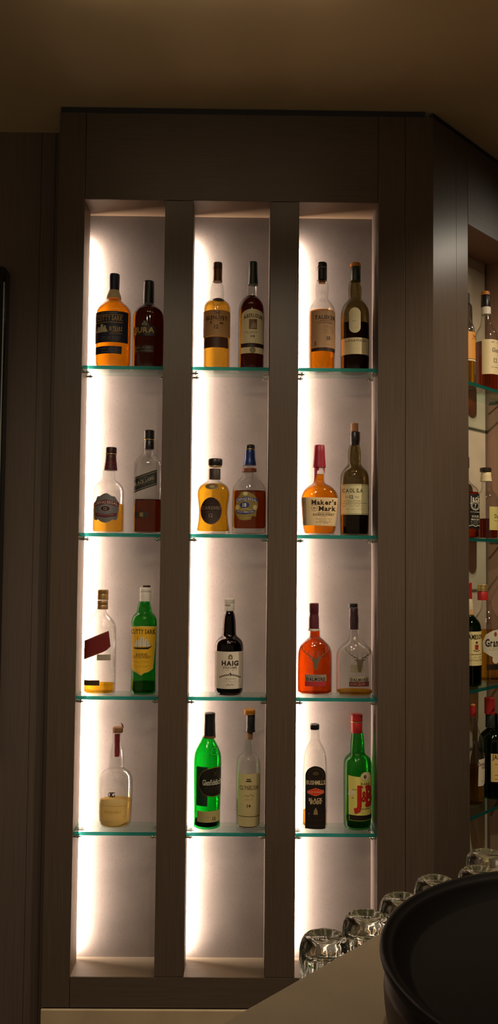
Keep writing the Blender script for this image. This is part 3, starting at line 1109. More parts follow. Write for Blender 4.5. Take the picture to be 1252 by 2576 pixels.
# drips of wax running down the neck
bmw = []
for x0, y1, w0, w1 in ((330, 862, 46, 14), (372, 700, 30, 16), (345, 780, 44, 20), (425, 665, 22, 12), (452, 700, 24, 12), (470, 722, 24, 10)):
    n = 9
    a0 = max(-1.35, min(1.35, math.asin(max(-.98, min(.98, (x0 - 394) / 76)))))
    pr = []
    for i in range(n):
        y = 640 + (y1 - 640) * i / (n - 1)
        z = b.z(y)
        wd = (w0 + (w1 - w0) * i / (n - 1)) * b.k / 2
        if i == n - 1:
            wd *= .4
        rr = max(b.radius(z), 62 * b.k) + .0006
        if y < 655:
            rr = 78 * b.k
        pr.append((z, wd, rr))
    vs, fs = [], []
    for z, wd, rr in pr:
        for t in (-1, -.5, 0, .5, 1):
            a = a0 + t * wd / rr
            R = rr + .0014 * (1 - t * t)
            vs.append(((394 - 397) * b.k + R * math.sin(a), -R * math.cos(a), z))
    for i in range(n - 1):
        for j in range(4):
            fs.append((i * 5 + j, (i + 1) * 5 + j, (i + 1) * 5 + j + 1, i * 5 + j + 1))
    mesh('wax_drip', vs, fs, [WAXRED], wax)
L = label(b, K('dfc79c'), pts=[(195, 1362), (610, 1368), (624, 1032), (172, 1026)])
Art(b).text("Maker's", 442, 1086, 54, 304, .035, True, gap=.05).text('Mark', 482, 1160, 54, 210, .035, True, gap=.05).build('lettering', K('2a1a14'), L)
Art(b).text('BOURBON WHISKY', 440, 1232, 26, 258, .015, True).text('KENTUCKY STRAIGHT', 440, 1208, 11, 150).fine(410, 480, 1256, 8).build('lettering', K('4a2c20'), L)
Art(b).ring(325, 1152, 38, 38, 4).line([(300, 1152), (350, 1152)], 3).line([(312, 1140), (318, 1170), (326, 1140)], 4).text('IV', 334, 1160, 16, 20).fine(340, 540, 1285, 8).fine(345, 520, 1306, 8).fine(345, 530, 1320, 6).fine(370, 400, 1332, 10).fine(425, 510, 1332, 10).build('fine_print', K('866a50'), L)
L2 = label(b, K('ab9474'), pts=[(196, 1355), (236, 1357), (224, 1032), (174, 1030)], name='side_label', off=.0006)
fp = Art(b)
for yy in range(1045, 1130, 9):
    fp.fine(182, 222, yy, 5)
fp.build('fine_print', K('5e503e'), L2, .0009)

b = Bottle('F', 824, 1200, 2, 'tall olive bottle with bare cork and pale label numbered 12, second shelf right niche', group=G2)
b.glass([(380, 58), (400, 68), (450, 78), (510, 82), (560, 80), (605, 78), (635, 96), (665, 122), (700, 150), (750, 170), (800, 175), (1100, 176), (1455, 172)], OLIVE)
b.liquid(868, BLACKL)
b.cap([(120, 42), (126, 44), (222, 46)], CORK, cx=822, name='stopper')
b.cap([(226, 62), (236, 65), (330, 64), (350, 60), (386, 58)], CAPBLK, cx=826, name='capsule')
L = label(b, K('c9c39c'), rect=(656, 979, 870, 1234))
Art(b).text('CAOL ILA', 785, 946, 44, 236, .012, True).text('12', 768, 1022, 40, 44, .02, True).build('lettering', K('3a3626'), L)
Art(b).text('AGED', 716, 1024, 12, 38).text('YEARS', 828, 1024, 12, 54).text('ISLAY SINGLE MALT WHISKY', 786, 1070, 12, 210).line([(670, 1092), (955, 1095)], 3).fine(670, 930, 1110, 5).fine(670, 900, 1130, 5).fine(670, 920, 1168, 7).line([(664, 1222), (972, 1222)], 3).line([(664, 880), (972, 880)], 3).build('fine_print', K('6e6a4c'), L)

# ---- third row
b = Bottle('G', 345, 1000, 3, 'nearly empty square clear bottle with slanted red label and gold cap, third shelf', group=G3)
b.glass([(392, 60), (410, 62), (430, 68), (460, 88), (500, 122), (540, 152), (580, 174), (640, 184), (1000, 186), (1300, 186), (1425, 184)], CLEAR, n=3.6, bf=.9)
b.liquid(1300, GOLDL, foot=.004)
b.cap([(160, 62), (168, 65), (205, 66), (212, 62), (222, 66), (282, 66)], CAPGOLD, cx=366)
b.cap([(292, 64), (335, 66), (345, 61), (355, 66), (396, 66)], CAPGOLD, cx=364, name='capsule')
L = label(b, K('6e1618'), pts=[(172, 992), (390, 905), (440, 880), (490, 830), (466, 645), (300, 712), (172, 768)], name='slanted_label')
Art(b).line([(174, 778), (466, 658)], 4).line([(174, 976), (388, 894)], 4).build('gold_edge', K('8a5a30'), L)
Art(b).fine(240, 420, 850, 12, slope=-.36, dens=.6).fine(250, 420, 880, 8, slope=-.36, dens=.6).build('fine_print', K('8a2a26'), L)
L2 = label(b, K('42301f'), rect=(178, 368, 1236, 1298), name='strip_label')
Art(b).line([(180, 1242), (366, 1242)], 3).build('gold_edge', K('806038'), L2)
label(b, K('b9aea0'), rect=(330, 490, 930, 1000), name='back_label', off=-.0035)

b = Bottle('G', 873, 1000, 3, 'green bottle with pointed yellow label and white sailing ship, white cap, third shelf', group=G3)
b.glass([(298, 62), (315, 70), (350, 80), (400, 88), (435, 96), (450, 110), (475, 134), (510, 150), (550, 155), (620, 154), (800, 152), (1100, 147), (1250, 148), (1380, 155), (1440, 146)], GREENG)
b.liquid(1280, GREENL)
b.cap([(108, 54), (130, 55)], K('2b1510'), cx=888, name='cap')
b.cap([(132, 64), (145, 68), (185, 68), (190, 65), (200, 68), (300, 67)], CAPWHT, cx=882, name='capsule')
sh = [(738, 1110), (780, 1140), (830, 1152), (862, 1180), (892, 1152), (945, 1140), (995, 1105), (1012, 800), (1025, 600), (870, 590), (718, 605), (722, 800)]
L = label(b, K('e3cf86'), pts=sh)
Lb = Art(b).poly([(743, 1102), (782, 1132), (832, 1144), (862, 1170), (890, 1144), (944, 1132), (989, 1098), (1005, 800), (1017, 608), (870, 598), (725, 612), (728, 800)]).build('label_field', YEL, L, .0007)
Art(b).text('CUTTY SARK', 872, 655, 52, 282, .02, True, arc=6).build('lettering', K('241a10'), L, .0011)
Art(b).text('BLENDED', 866, 930, 28, 138, .012, True).text('SCOTCH WHISKY', 864, 962, 28, 214, .012, True).build('lettering', K('6a4614'), L, .0011)
Art(b).fine(770, 960, 1010, 4).fine(770, 960, 1025, 4).fine(775, 965, 1062, 6).fine(790, 940, 1080, 6).build('fine_print', K('9a7620'), L, .0011)
ship(b, L, 868, 800, 215, 160, K('d8d4c2'), K('2c2418'), .0011)

b = Bottle('H', 606, 1000, 3, 'dark brown bottle with white label and white cap, alone on third shelf of middle niche', group=G3)
b.glass([(412, 46), (425, 48), (455, 60), (485, 68), (550, 76), (620, 80), (690, 82), (715, 88), (735, 110), (760, 140), (795, 162), (840, 171), (900, 173), (1100, 173), (1380, 172), (1440, 150)], BROWNG)
b.liquid(440, DARKL)
c = b.cap([(268, 60), (276, 65), (322, 65), (326, 63), (332, 65), (400, 65), (416, 62)], CAPWHT, cx=602)
L = label(b, K('cdc5bb'), rect=(442, 775, 894, 1338))
Art(b).text('HAIG', 620, 1031, 54, 196, .045, False).text('GOLD LABEL', 620, 1083, 20, 168, .02, True).build('lettering', K('2e2518'), L)
em = Art(b)
for i in range(13):
    if i == 6:
        continue
    t = i / 12 - .5
    em.ell(620 + t * 235, 1168 + 32 * (2 * t) ** 2, 8, 10, 8)
em.ell(624, 1158, 10, 14, 8).rect(620, 628, 1168, 1182).build('emblem', K('37301f'), L)
Art(b).poly([(600, 982), (650, 982), (650, 950), (640, 932), (625, 924), (608, 932), (598, 950)]).build('crest_emblem', K('75694a'), L)
Art(b).poly([(612, 970), (638, 970), (625, 945)]).build('crest_emblem', K('c8c0b0'), L, .0011)
Art(b).fine(540, 695, 1113, 10).fine(560, 690, 1215, 9).fine(510, 735, 1236, 4).fine(520, 735, 1250, 4).line([(575, 1296), (600, 1278), (610, 1296), (640, 1280), (668, 1290)], 5).fine(455, 485, 1310, 10).fine(742, 768, 1306, 10).build('fine_print', K('8d857a'), L)
cl = Bottle('H', 602, 1000, 3, 'x', group=G3)
bpy.data.objects.remove(cl.root)
cl.root = b.root
cl.P = [(65 * b.k, 0), (65 * b.k, 1)]
cl.cx = 602
a = Art(cl).text('HAIG', 582, 344, 28, 66, .03, False).build('lettering', K('3a3530'), c, .0004)
a.location.x = (602 - 606) * b.k

b = Bottle('I', 343, 900, 3, 'full bottle of orange-red whisky with stag emblem, burgundy capsule, third shelf right niche', group=G3)
b.glass([(480, 60), (500, 66), (590, 68), (600, 80), (625, 112), (660, 150), (700, 185), (750, 203), (800, 211), (1000, 213), (1270, 211)], CLEAR, bf=.78)
b.liquid(518, DEEP, foot=.007)
b.cap([(178, 57), (186, 60), (292, 60), (300, 56), (330, 58), (350, 63), (484, 65)], CAPBURG, cx=329, name='capsule')
b.cap([(487, 67), (513, 68)], K('b9b2ac'), name='neck_band', cx=328)
L = label(b, K('8f8478'), rect=(216, 473, 1024, 1104))
Art(b).text('DALMORE', 344, 1077, 38, 228, .025, True).build('lettering', K('2e1c18'), L)
Art(b).fine(290, 400, 1040, 9).build('fine_print', K('5e4a42'), L)
label(b, K('a83036'), rect=(216, 473, 1106, 1166), name='strip_label')
stag(b, b.root, 342, 858, 330, plain('pewter', (.30, .24, .16), .35, .7))

b = Bottle('I', 826, 900, 3, 'empty clear bottle with stag emblem and dark capsule, third shelf right niche', y=.058, group=G3)
b.glass([(490, 54), (510, 55), (565, 56), (600, 66), (625, 84), (655, 116), (690, 156), (725, 190), (770, 214), (820, 223), (1000, 225), (1275, 223)], CLEAR, bf=.78)
b.liquid(1232, AMBER, foot=.006)
b.cap([(183, 58), (190, 60), (230, 60)], CAPBLK, cx=804)
b.cap([(238, 58), (310, 56), (345, 61), (495, 62)], plain('cap_wine_black', (.035, .014, .020), .4), cx=810, name='capsule', rings=[(375, 63, 8, K('3e2a30')), (405, 63, 8, K('3e2a30'))])
L = label(b, K('8d8674'), rect=(740, 984, 1046, 1106))
Art(b).text('DALMORE', 862, 1084, 34, 214, .025, True).build('lettering', K('342418'), L)
L2 = label(b, K('5e2f2c'), rect=(740, 984, 1108, 1166), name='strip_label')
Art(b).text('12', 866, 1136, 30, 22, .02, True).fine(755, 835, 1136, 16).fine(890, 975, 1136, 16).build('fine_print', K('8a6a5a'), L2)
stag(b, b.root, 868, 868, 340, plain('pewter_dark', (.17, .13, .09), .4, .6))
label(b, K('a09884'), rect=(760, 915, 910, 1000), name='back_label', off=-.004)

# ---- lowest row
b = Bottle('J', 578, 1200, 4, 'clear bottle with red stopper in its neck, cork top and pale see-through label, lowest shelf', y=.068, group=G4)
b.glass([(300, 52), (318, 56), (360, 52), (420, 54), (470, 70), (530, 84), (600, 93), (700, 97), (738, 102), (755, 130), (780, 165), (815, 190), (860, 204), (950, 206), (1150, 202), (1400, 192), (1480, 172)], CLEAR, bf=.9)
b.liquid(1118, PALEL, foot=.005)
b.cap([(234, 58), (242, 63), (292, 63), (300, 58)], CORK, cx=592, name='cork_cap')
b.cap([(322, 34), (410, 35), (420, 32), (540, 34), (590, 30)], plain('stopper_red', (.30, .022, .045), .45), cx=586, name='stopper')
# torn twist of foil standing up from the cap
vs, fs = [], []
pts = [(652, 246, 10), (650, 222, 12), (644, 204, 11), (634, 188, 8), (618, 177, 2)]
for x, y, w in pts:
    for sgn in (-1, 1):
        vs.append(((x - 578 + sgn * w) * b.k, -.002 * sgn, b.z(y)))
for i in range(len(pts) - 1):
    fs.append((2 * i, 2 * i + 1, 2 * i + 3, 2 * i + 2))
mesh('foil_twist', vs, fs, [K('5a2416')], b.root)
PL = glassy('tracing_paper', (.80, .74, .52), (.7, .64, .4), 2, .3)
Art(b).text('K', 558, 1006, 58, 44, .03, True).text('C', 536, 1006, 62, 50, .0).text('G', 576, 1006, 56, 44, .02).build('monogram', K('241d16'), b.root, .0012)
mp, nt, out = newmat('parchment_label')
pb = nt.nodes.new('ShaderNodeBsdfPrincipled')
pb.inputs['Base Color'].default_value = (.62, .54, .30, 1)
tr = nt.nodes.new('ShaderNodeBsdfTransparent')
tr.inputs[0].default_value = (.95, .9, .7, 1)
tl = nt.nodes.new('ShaderNodeBsdfTranslucent')
tl.inputs[0].default_value = (.7, .62, .36, 1)
ms = nt.nodes.new('ShaderNodeMixShader')
ms.inputs[0].default_value = .5
m2 = nt.nodes.new('ShaderNodeMixShader')
m2.inputs[0].default_value = .22
nt.links.new(pb.outputs[0], ms.inputs[1])
nt.links.new(tl.outputs[0], ms.inputs[2])
nt.links.new(ms.outputs[0], m2.inputs[1])
nt.links.new(tr.outputs[0], m2.inputs[2])
nt.links.new(m2.outputs[0], out.inputs[0])
L = label(b, mp, pts=[(396, 1350), (450, 1378), (550, 1386), (650, 1378), (735, 1350), (735, 1080), (680, 1062), (570, 1052), (470, 1070), (418, 1090), (396, 1130)])
Art(b).text('KNOCKANDO', 570, 1218, 32, 200, .0, True).line([(405, 1140), (735, 1150)], 4).fine(690, 712, 1275, 12).fine(440, 640, 1335, 6, dens=.4).build('lettering', K('857743'), L)

b = Bottle('K', 343, 1000, 4, 'vivid green bottle with black label, black cap and cream strip numbered 12', y=.068, group=G4)
b.glass([(455, 70), (475, 76), (510, 96), (550, 118), (600, 144), (660, 162), (740, 168), (900, 167), (1200, 161), (1440, 158), (1520, 163), (1585, 160)], GREEN2, n=2.0)
b.liquid(1450, spirit('dark_green_spirit', (.03, .14, .04), .4))  # nearly black green liquid low in the bottle
b.cap([(158, 64), (166, 68), (260, 66), (275, 68), (430, 72)], CAPBLK, cx=363, name='capsule', rings=[(446, 75, 26, K('6b4a34'))])
label(b, K('123a20'), rect=(217, 352, 778, 1248), name='back_label', off=.0003)
L = label(b, K('15160f'), pts=[(290, 1095), (330, 1118), (420, 1134), (504, 1120), (506, 795), (430, 785), (340, 805), (285, 840), (248, 905), (245, 1010)])
Art(b).line([(292, 1095), (332, 1118), (420, 1133), (502, 1120)], 7).line([(502, 797), (430, 787), (340, 807), (286, 842), (250, 907), (247, 1010), (292, 1095)], 7).build('gold_edge', K('7a4c28'), L)
Art(b).text('Glenfiddich', 402, 962, 66, 220, .012, True, gap=.05).build('lettering', K('cfd0c0'), L)
Art(b).line([(425, 890), (440, 868), (450, 850), (462, 838)], 5).line([(445, 855), (425, 838)], 5).line([(440, 868), (462, 880)], 5).fine(330, 480, 1030, 8).fine(330, 480, 1060, 7).fine(350, 470, 1080, 6).build('emblem', K('5a4a34'), L)
L2 = label(b, K('ab9f6c'), rect=(230, 491, 1308, 1442), name='strip_label')
Art(b).text('12', 433, 1398, 38, 40, .02, True).fine(260, 400, 1380, 4, dens=.3).build('lettering', K('3e3a20'), L2)
Art(b).ring(428, 600, 40, 42, 5).build('embossed_seal', K('1c7c34'), b.root)

b = Bottle('K', 838, 1000, 4, 'slim clear bottle with tall cream label and orange-topped black capsule, lowest shelf', y=.068, group=G4)
b.glass([(378, 52), (400, 54), (500, 55), (600, 60), (635, 70), (655, 92), (680, 120), (715, 138), (760, 147), (900, 150), (1300, 148), (1590, 140)], CLEAR, n=2)
b.liquid(1215, CHESTNUT, foot=.004)
b.cap([(115, 64), (122, 69), (176, 69)], CAPORG, cx=848)
b.cap([(180, 56), (300, 55), (360, 56), (386, 60)], CAPBLK, cx=860, name='capsule')
b.cap([(390, 38), (478, 37)], CORK, name='stopper', cx=850)
L = label(b, K('c6b98a'), rect=(718, 977, 866, 1498))
Art(b).text('CLYNELISH', 846, 1030, 44, 222, .008, True).text('14', 846, 1245, 36, 48, .03, True).line([(722, 1372), (974, 1378)], 6).build('lettering', K('4a3c24'), L)
Art(b).poly([(812, 958), (872, 958), (876, 945), (808, 945)]).poly([(818, 935), (866, 935), (860, 918), (842, 926), (824, 918)]).build('crest_emblem', K('2e2618'), L)
Art(b).fine(790, 900, 998, 6).line([(790, 1130), (820, 1112), (835, 1135), (870, 1108), (905, 1128)], 5).fine(780, 910, 1140, 8).fine(800, 890, 1170, 8).fine(740, 760, 1345, 10).fine(920, 945, 1345, 10).build('fine_print', K('93855c'), L)

b = Bottle('L', 343, 1000, 4, 'clear square-shouldered bottle with tall black label and red diamond, lowest shelf of right niche', y=.068, group=G4)
b.glass([(255, 50), (275, 52), (300, 50), (330, 56), (350, 54), (390, 58), (430, 76), (470, 98), (510, 118), (560, 132), (640, 142), (760, 146), (1100, 150), (1460, 154), (1490, 148)], CLEAR, n=3.0, bf=.8)
b.liquid(1252, AMBER, foot=.006)
b.cap([(197, 54), (206, 60), (252, 60), (262, 56)], CAPBLK, cx=335)
L = label(b, K('1b120d'), pts=[(222, 1432), (466, 1440), (466, 800)] + [(344 + 122 * math.cos(t), 800 - 118 * math.sin(t)) for t in [math.pi * k / 14 for k in range(1, 14)]] + [(222, 800)])
Art(b).text('BUSHMILLS', 346, 878, 50, 226, .03, False).build('lettering', K('c9b48c'), L)
Art(b).text('BLACK', 345, 1082, 36, 164, .04, False).text('BUSH', 345, 1118, 32, 132, .04, False).build('lettering', K('c9b48c'), L)
Art(b).poly([(242, 1008), (300, 1025), (344, 1042), (390, 1025), (446, 1004), (446, 975), (390, 960), (344, 942), (300, 958), (242, 978)]).build('diamond', K('cf3a1c'), L)
Art(b).text('IRISH WHISKEY', 344, 992, 18, 172, .02).line([(246, 1006), (344, 1038), (442, 1002)], 3).line([(246, 980), (344, 946), (442, 977)], 3).build('lettering', K('e0a080'), L, .0011)
Art(b).poly([(318, 1262), (372, 1262), (366, 1215), (350, 1200), (352, 1182), (340, 1182), (340, 1200), (325, 1218)]).rect(262, 270, 1240, 1260).build('emblem', K('8c7a54'), L)
Art(b).fine(260, 430, 1282, 6).fine(240, 450, 1330, 8).fine(250, 440, 1385, 6).fine(250, 440, 1400, 6).ell(344, 770, 38, 22).ring(344, 790, 92, 78, 5).build('fine_print', K('4a3a24'), L)

b = Bottle('L', 860, 1000, 4, 'green bottle with yellow label and big red letters, red cap, lowest shelf of right niche', y=.068, group=G4)
b.glass([(296, 68), (320, 74), (400, 84), (470, 88), (540, 89), (560, 104), (585, 132), (615, 156), (650, 167), (700, 170), (1000, 169), (1400, 168), (1500, 156)], GREENG)
b.liquid(1330, GREENL)
b.cap([(76, 68), (84, 73), (158, 73)], CAPRED, cx=849, rings=[(167, 74, 9, FOILGOLD)])
b.cap([(174, 72), (285, 71), (302, 69)], CAPRED, cx=849, name='capsule')
L = label(b, K('d8cf74'), pts=[(742, 1256), (1018, 1262), (1020, 792), (1000, 785), (985, 755), (955, 742), (915, 745), (885, 765), (870, 800), (735, 788)])
Art(b).poly([(735, 1022), (770, 1030), (800, 1010), (812, 985), (790, 955), (740, 965)]).ell(935, 798, 50, 46).build('label_field', K('d9d2b4'), L, .0007)
Art(b).text('J', 850, 1026, 232, 106, .05, True).text('B', 983, 1026, 232, 92, .05, True).text('&', 920, 1030, 120, 70, .03).build('lettering', K('b3221c'), L, .0012)
Art(b).text('RARE', 934, 880, 26, 106, .012, True).text('Rarest', 870, 1185, 24, 104, .0) if False else None
Art(b).text('RARE', 934, 880, 26, 106, .012, True).fine(815, 990, 1180, 20, dens=.8).fine(780, 830, 950, 14).fine(830, 860, 1022, 12).fine(775, 830, 1050, 14).ell(928, 798, 18, 22).build('lettering', K('6a5a34'), L, .0012)
L2 = label(b, K('241612'), rect=(750, 1018, 1262, 1312), name='strip_label')
Art(b).line([(748, 1262), (748, 1322), (1018, 1322), (1018, 1262)], 6).build('gold_edge', K('a08c4c'), L2)

# ---- the angled cabinet
b = Bottle('P', 556, 1750, 1, 'amber-labelled clear bottle half hidden by the stile, top shelf of angled cabinet', y=.070, right=0.45, group=G5)
b.glass([(1240, 50), (1330, 52), (1400, 50), (1440, 66), (1480, 84), (1530, 104), (1580, 112), (1800, 112), (2125, 110)], CLEAR)
b.liquid(1585, AMBER)
b.cap([(1120, 46), (1126, 49), (1240, 50)], CAPBLK)
L = label(b, K('c98a34'), rect=(462, 668, 1590, 1905))
Art(b).text('THE', 610, 1640, 24, 60, .02, True).rect(635, 660, 1705, 1790).fine(560, 655, 1670, 10).build('lettering', K('6a3416'), L)
label(b, K('c9bda0'), rect=(462, 668, 1912, 1930), name='strip_label', off=.0005)

b = Bottle('P', 800, 1800, 1, 'clear bottle with broad white label and orange-topped black cap, top shelf of angled cabinet', y=.070, right=0.35, group=G5)
b.glass([(1275, 52), (1360, 56), (1450, 62), (1510, 76), (1545, 100), (1580, 122), (1640, 134), (1800, 138), (2205, 136)], CLEAR)
b.liquid(1700, CHESTNUT)
b.cap([(1098, 44), (1106, 50), (1142, 52)], CAPORG, cx=790)
b.cap([(1146, 52), (1270, 54), (1282, 52)], CAPBLK, cx=792, name='capsule')
b.cap([(1284, 56), (1370, 58)], WHITE, cx=797, name='neck_label')
L = label(b, K('d2c39c'), rect=(690, 934, 1688, 2092))
Art(b).text('Glen', 838, 1810, 50, 100, .02, True).text('12', 838, 1930, 50, 56, .02, True).fine(780, 890, 1720, 16).fine(780, 900, 2010, 10).build('lettering', K('6a6654'), L)

b = Bottle('Q', 452, 1500, 2, 'square bottle with black and white ornate label, partly behind the stile, second shelf angled cabinet', y=.070, right=0.5, group=G5)
b.glass([(820, 56), (900, 57), (1000, 60), (1050, 76), (1100, 120), (1150, 172), (1210, 190), (1500, 192), (1925, 190)], CLEAR, n=3.4)
b.liquid(1215, DEEP, foot=.004)
b.cap([(640, 58), (650, 62), (820, 64)], CAPBLK)
L = label(b, K('17130f'), rect=(330, 630, 1250, 1810))
Art(b).text('JACK', 460, 1320, 90, 190, .03, True, slope=.2).text('DANIELS', 480, 1330, 90, 0, .03, True) if False else None
Art(b).text('Jack', 500, 1320, 90, 210, .035, True, arc=20).ring(500, 1440, 92, 74, 14).ring(500, 1440, 66, 52, 6).text('7', 500, 1440, 60, 40, .03, True).fine(400, 610, 1540, 22, dens=.9).text('SOUR', 500, 1610, 36, 150, .02).text('MASH', 500, 1660, 32, 170, .02).fine(400, 620, 1700, 14).fine(400, 610, 1730, 12).line([(370, 1765), (440, 1750), (500, 1770), (560, 1750), (620, 1768)], 12).build('lettering', K('c4bfae'), L)

b = Bottle('Q', 800, 1600, 2, 'low-filled clear bottle with yellowish label and dark stopper, second shelf angled cabinet', y=.070, right=0.75, group=G5)
b.glass([(1045, 82), (1120, 84), (1180, 92), (1215, 120), (1250, 152), (1300, 172), (1400, 178), (1600, 178), (1940, 174)], CLEAR)
b.liquid(1645, REDL)
b.cap([(820, 84), (828, 92), (876, 92), (886, 90)], K('33291f', .3), cx=772)
b.cap([(892, 80), (960, 84), (1040, 94)], CREAM, cx=780, name='neck_label')
L = label(b, K('c8c078'), rect=(690, 950, 1455, 1830))
Art(b).text('Dal', 830, 1605, 60, 120, .02, True).fine(770, 900, 1680, 14).fine(770, 800, 1800, 20).build('lettering', K('6e6a3a'), L)

b = Bottle('R', 500, 1500, 3, 'dark green bottle with cream label and red crest, partly behind the stile, third shelf', y=.070, right=0.45, group=G5)
b.glass([(680, 60), (760, 66), (900, 74), (960, 92), (1000, 130), (1050, 175), (1120, 200), (1200, 206), (1600, 208), (2100, 204)], GREEND)
b.liquid(1700, BLACKL)
b.cap([(420, 54), (430, 58), (680, 62)], CAPRED, name='capsule')
b.cap([(684, 66), (860, 76)], CREAM, name='neck_label')
b.cap([(864, 78), (960, 88)], K('c89a6a'), name='neck_band')
L = label(b, K('dccf98'), rect=(335, 668, 1200, 1745))
Art(b).text('JAMESON', 500, 1285, 70, 310, .03, True, arc=-8).build('lettering', K('1e1812'), L)
Art(b).poly([(480, 1490), (540, 1490), (545, 1410), (475, 1410)]).build('crest_emblem', K('a03028'), L)
Art(b).line([(450, 1500), (510, 1515), (570, 1500)], 10).ell(510, 1375, 22, 20).fine(370, 640, 1565, 20).fine(380, 640, 1610, 8).fine(380, 640, 1660, 14).fine(380, 640, 1640, 6).build('lettering', K('4a3c28'), L)

b = Bottle('R', 800, 1500, 3, 'clear bottle with white angled label and gold and red cap, third shelf of angled cabinet', y=.070, right=0.4, group=G5)
b.glass([(710, 78), (800, 84), (860, 98), (930, 140), (1000, 186), (1080, 212), (1200, 224), (1500, 226), (2045, 222)], CLEAR, n=2.4)
b.liquid(1190, AMBER)
b.cap([(455, 78), (465, 84), (490, 82), (500, 86), (530, 84), (558, 86)], FOILGOLD, cx=722)
b.cap([(562, 84), (705, 86)], CAPRED, cx=725, name='capsule')
L = label(b, K('c8c4ae'), pts=[(620, 1520), (700, 1580), (830, 1640), (960, 1590), (990, 1500), (990, 1220), (900, 1160), (760, 1180), (650, 1245), (612, 1370)])
Art(b).text("Grant's", 806, 1375, 120, 330, .03, True, gap=.05).build('lettering', K('30211a'), L)
Art(b).ell(806, 1240, 26, 36).fine(690, 900, 1460, 8).fine(690, 900, 1490, 8).build('emblem', K('8a4a3a'), L)
label(b, K('23160f'), rect=(660, 970, 1720, 1810), name='strip_label', off=.0005)
L3 = label(b, K('cfc6b0'), pts=[(806 + 60 * math.cos(t * .2094), 1640 - 70 * math.sin(t * .2094)) for t in range(30)], name='seal', off=.0007)

b = Bottle('S', 450, 1200, 4, 'clear bottle of amber whisky with white label and red cap, lowest shelf of angled cabinet', y=.070, right=0.75, group=G5)
b.glass([(410, 48), (480, 56), (560, 76), (620, 100), (690, 130), (760, 150), (860, 156), (1100, 156), (1600, 152)], CLEAR, n=2)
b.liquid(1070, AMBER)
b.cap([(262, 40), (268, 44), (280, 44)], K('c98a4a'), cx=450)
b.cap([(282, 46), (412, 48)], CAPRED, name='capsule', cx=450)
L = label(b, K('d6ccb8'), pts=[(390, 1290), (480, 1290), (560, 1230), (572, 1180), (572, 900), (548, 940), (400, 950)])
Art(b).text("Dewar's", 482, 1008, 56, 190, .02, True).text('WHITE', 490, 1060, 28, 90, .015).fine(430, 530, 1230, 16).build('lettering', K('6b5a4e'), L)

b = Bottle('S', 720, 1200, 4, 'green bottle with yellow-cream label and red capsule, lowest shelf of angled cabinet', y=.070, right=0.35, group=G5)
b.glass([(385, 62), (440, 64), (560, 68), (590, 90), (620, 126), (670, 166), (740, 182), (900, 184), (1500, 180)], GREEND)
b.liquid(900, GREENL)
b.cap([(172, 60), (182, 66), (370, 66), (386, 66)], CAPRED, cx=673, name='capsule')
b.cap([(390, 66), (560, 70)], K('1c2620'), name='neck_label', cx=690)
L = label(b, K('d8be78'), rect=(600, 850, 868, 1228))
Art(b).text('JAMESON', 725, 905, 60, 220, .03, True).build('lettering', K('2a2418'), L)
Art(b).rect(712, 740, 1060, 1110).build('crest_emblem', K('4a8a9a'), L)
Art(b).fine(640, 810, 1000, 20).fine(640, 810, 1140, 14).fine(640, 810, 1190, 14).build('fine_print', K('7a6a44'), L)

# ---------------------------------------------------------------- ledge, bar counter, tumblers, tray
ZC = z_(-.43)
led = prism('stone_ledge', [(XL, -.006), (XR + .01, -.006), (XR + .46, .44), (XR + .46, .6), (XL, .16)], z_(-1.256) - .10, z_(-1.256), LEDGE)
tag(led, 'pale stone ledge along the foot of the lit cabinet, lower left', 'ledge')
bs = box('ledge_plinth', (XL + .01, .004, 0), (XR, .15, z_(-1.256) - .1003), DARKWOOD)
struct(bs)
bs.name = 'wall_base'
gp = box('shadow_joint', (XL + .004, .004, -.0041), (XR - .004, .06, -.0001), GAP, cab, bevel=0)

Ec = hit(757, 2461, (0, 0, ZC), (0, 0, 1))
Ed = hit(953.5, 2349, (0, 0, ZC), (0, 0, 1)) - Ec
Ed.z = 0
Ed.normalize()
En = Vector((-Ed.y, Ed.x, 0))                     # away from the viewer's side
pA = Ec - Ed * .50
pB = Ec + Ed * 1.05
cnt = prism('bar_counter', [(pA.x, pA.y), (pB.x, pB.y), (pB.x + .45, pB.y - .42), (pA.x + .35, pA.y - .42)][::-1], ZC - .035, ZC, COUNTER, bevel=.0015)
tag(cnt, 'stone bar counter with diagonal edge in the lower right foreground', 'counter')
qa, qb = pA - En * .02, pB - En * .02
cb = prism('bar_front', [(qa.x, qa.y), (qb.x, qb.y), (qb.x + .36, qb.y - .34), (qa.x + .28, qa.y - .34)][::-1], 0, ZC - .0352, DARKWOOD, bevel=0)
cb.parent = cnt
ZG = ZC - .095
q0 = Ec + Ed * -.03
q1 = Ec + Ed * .20
q = [q0 + En * .0005, pB + En * .0005, pB + En * .145, q1 + En * .145, q1 + En * .085, q0 + En * .085]
gs = prism('glass_ledge', [(v.x, v.y) for v in q][::-1], ZG - .02, ZG, COUNTER, bevel=.001)
tag(gs, 'narrow stone ledge carrying the upturned tumblers behind the bar counter', 'ledge')
gb = prism('bracket_panel', [(v.x, v.y) for v in (q0 + En * .0005, pB + En * .0005, pB + En * .02, q0 + En * .02)][::-1], 0, ZG - .0202, DARKWOOD, gs, bevel=0)


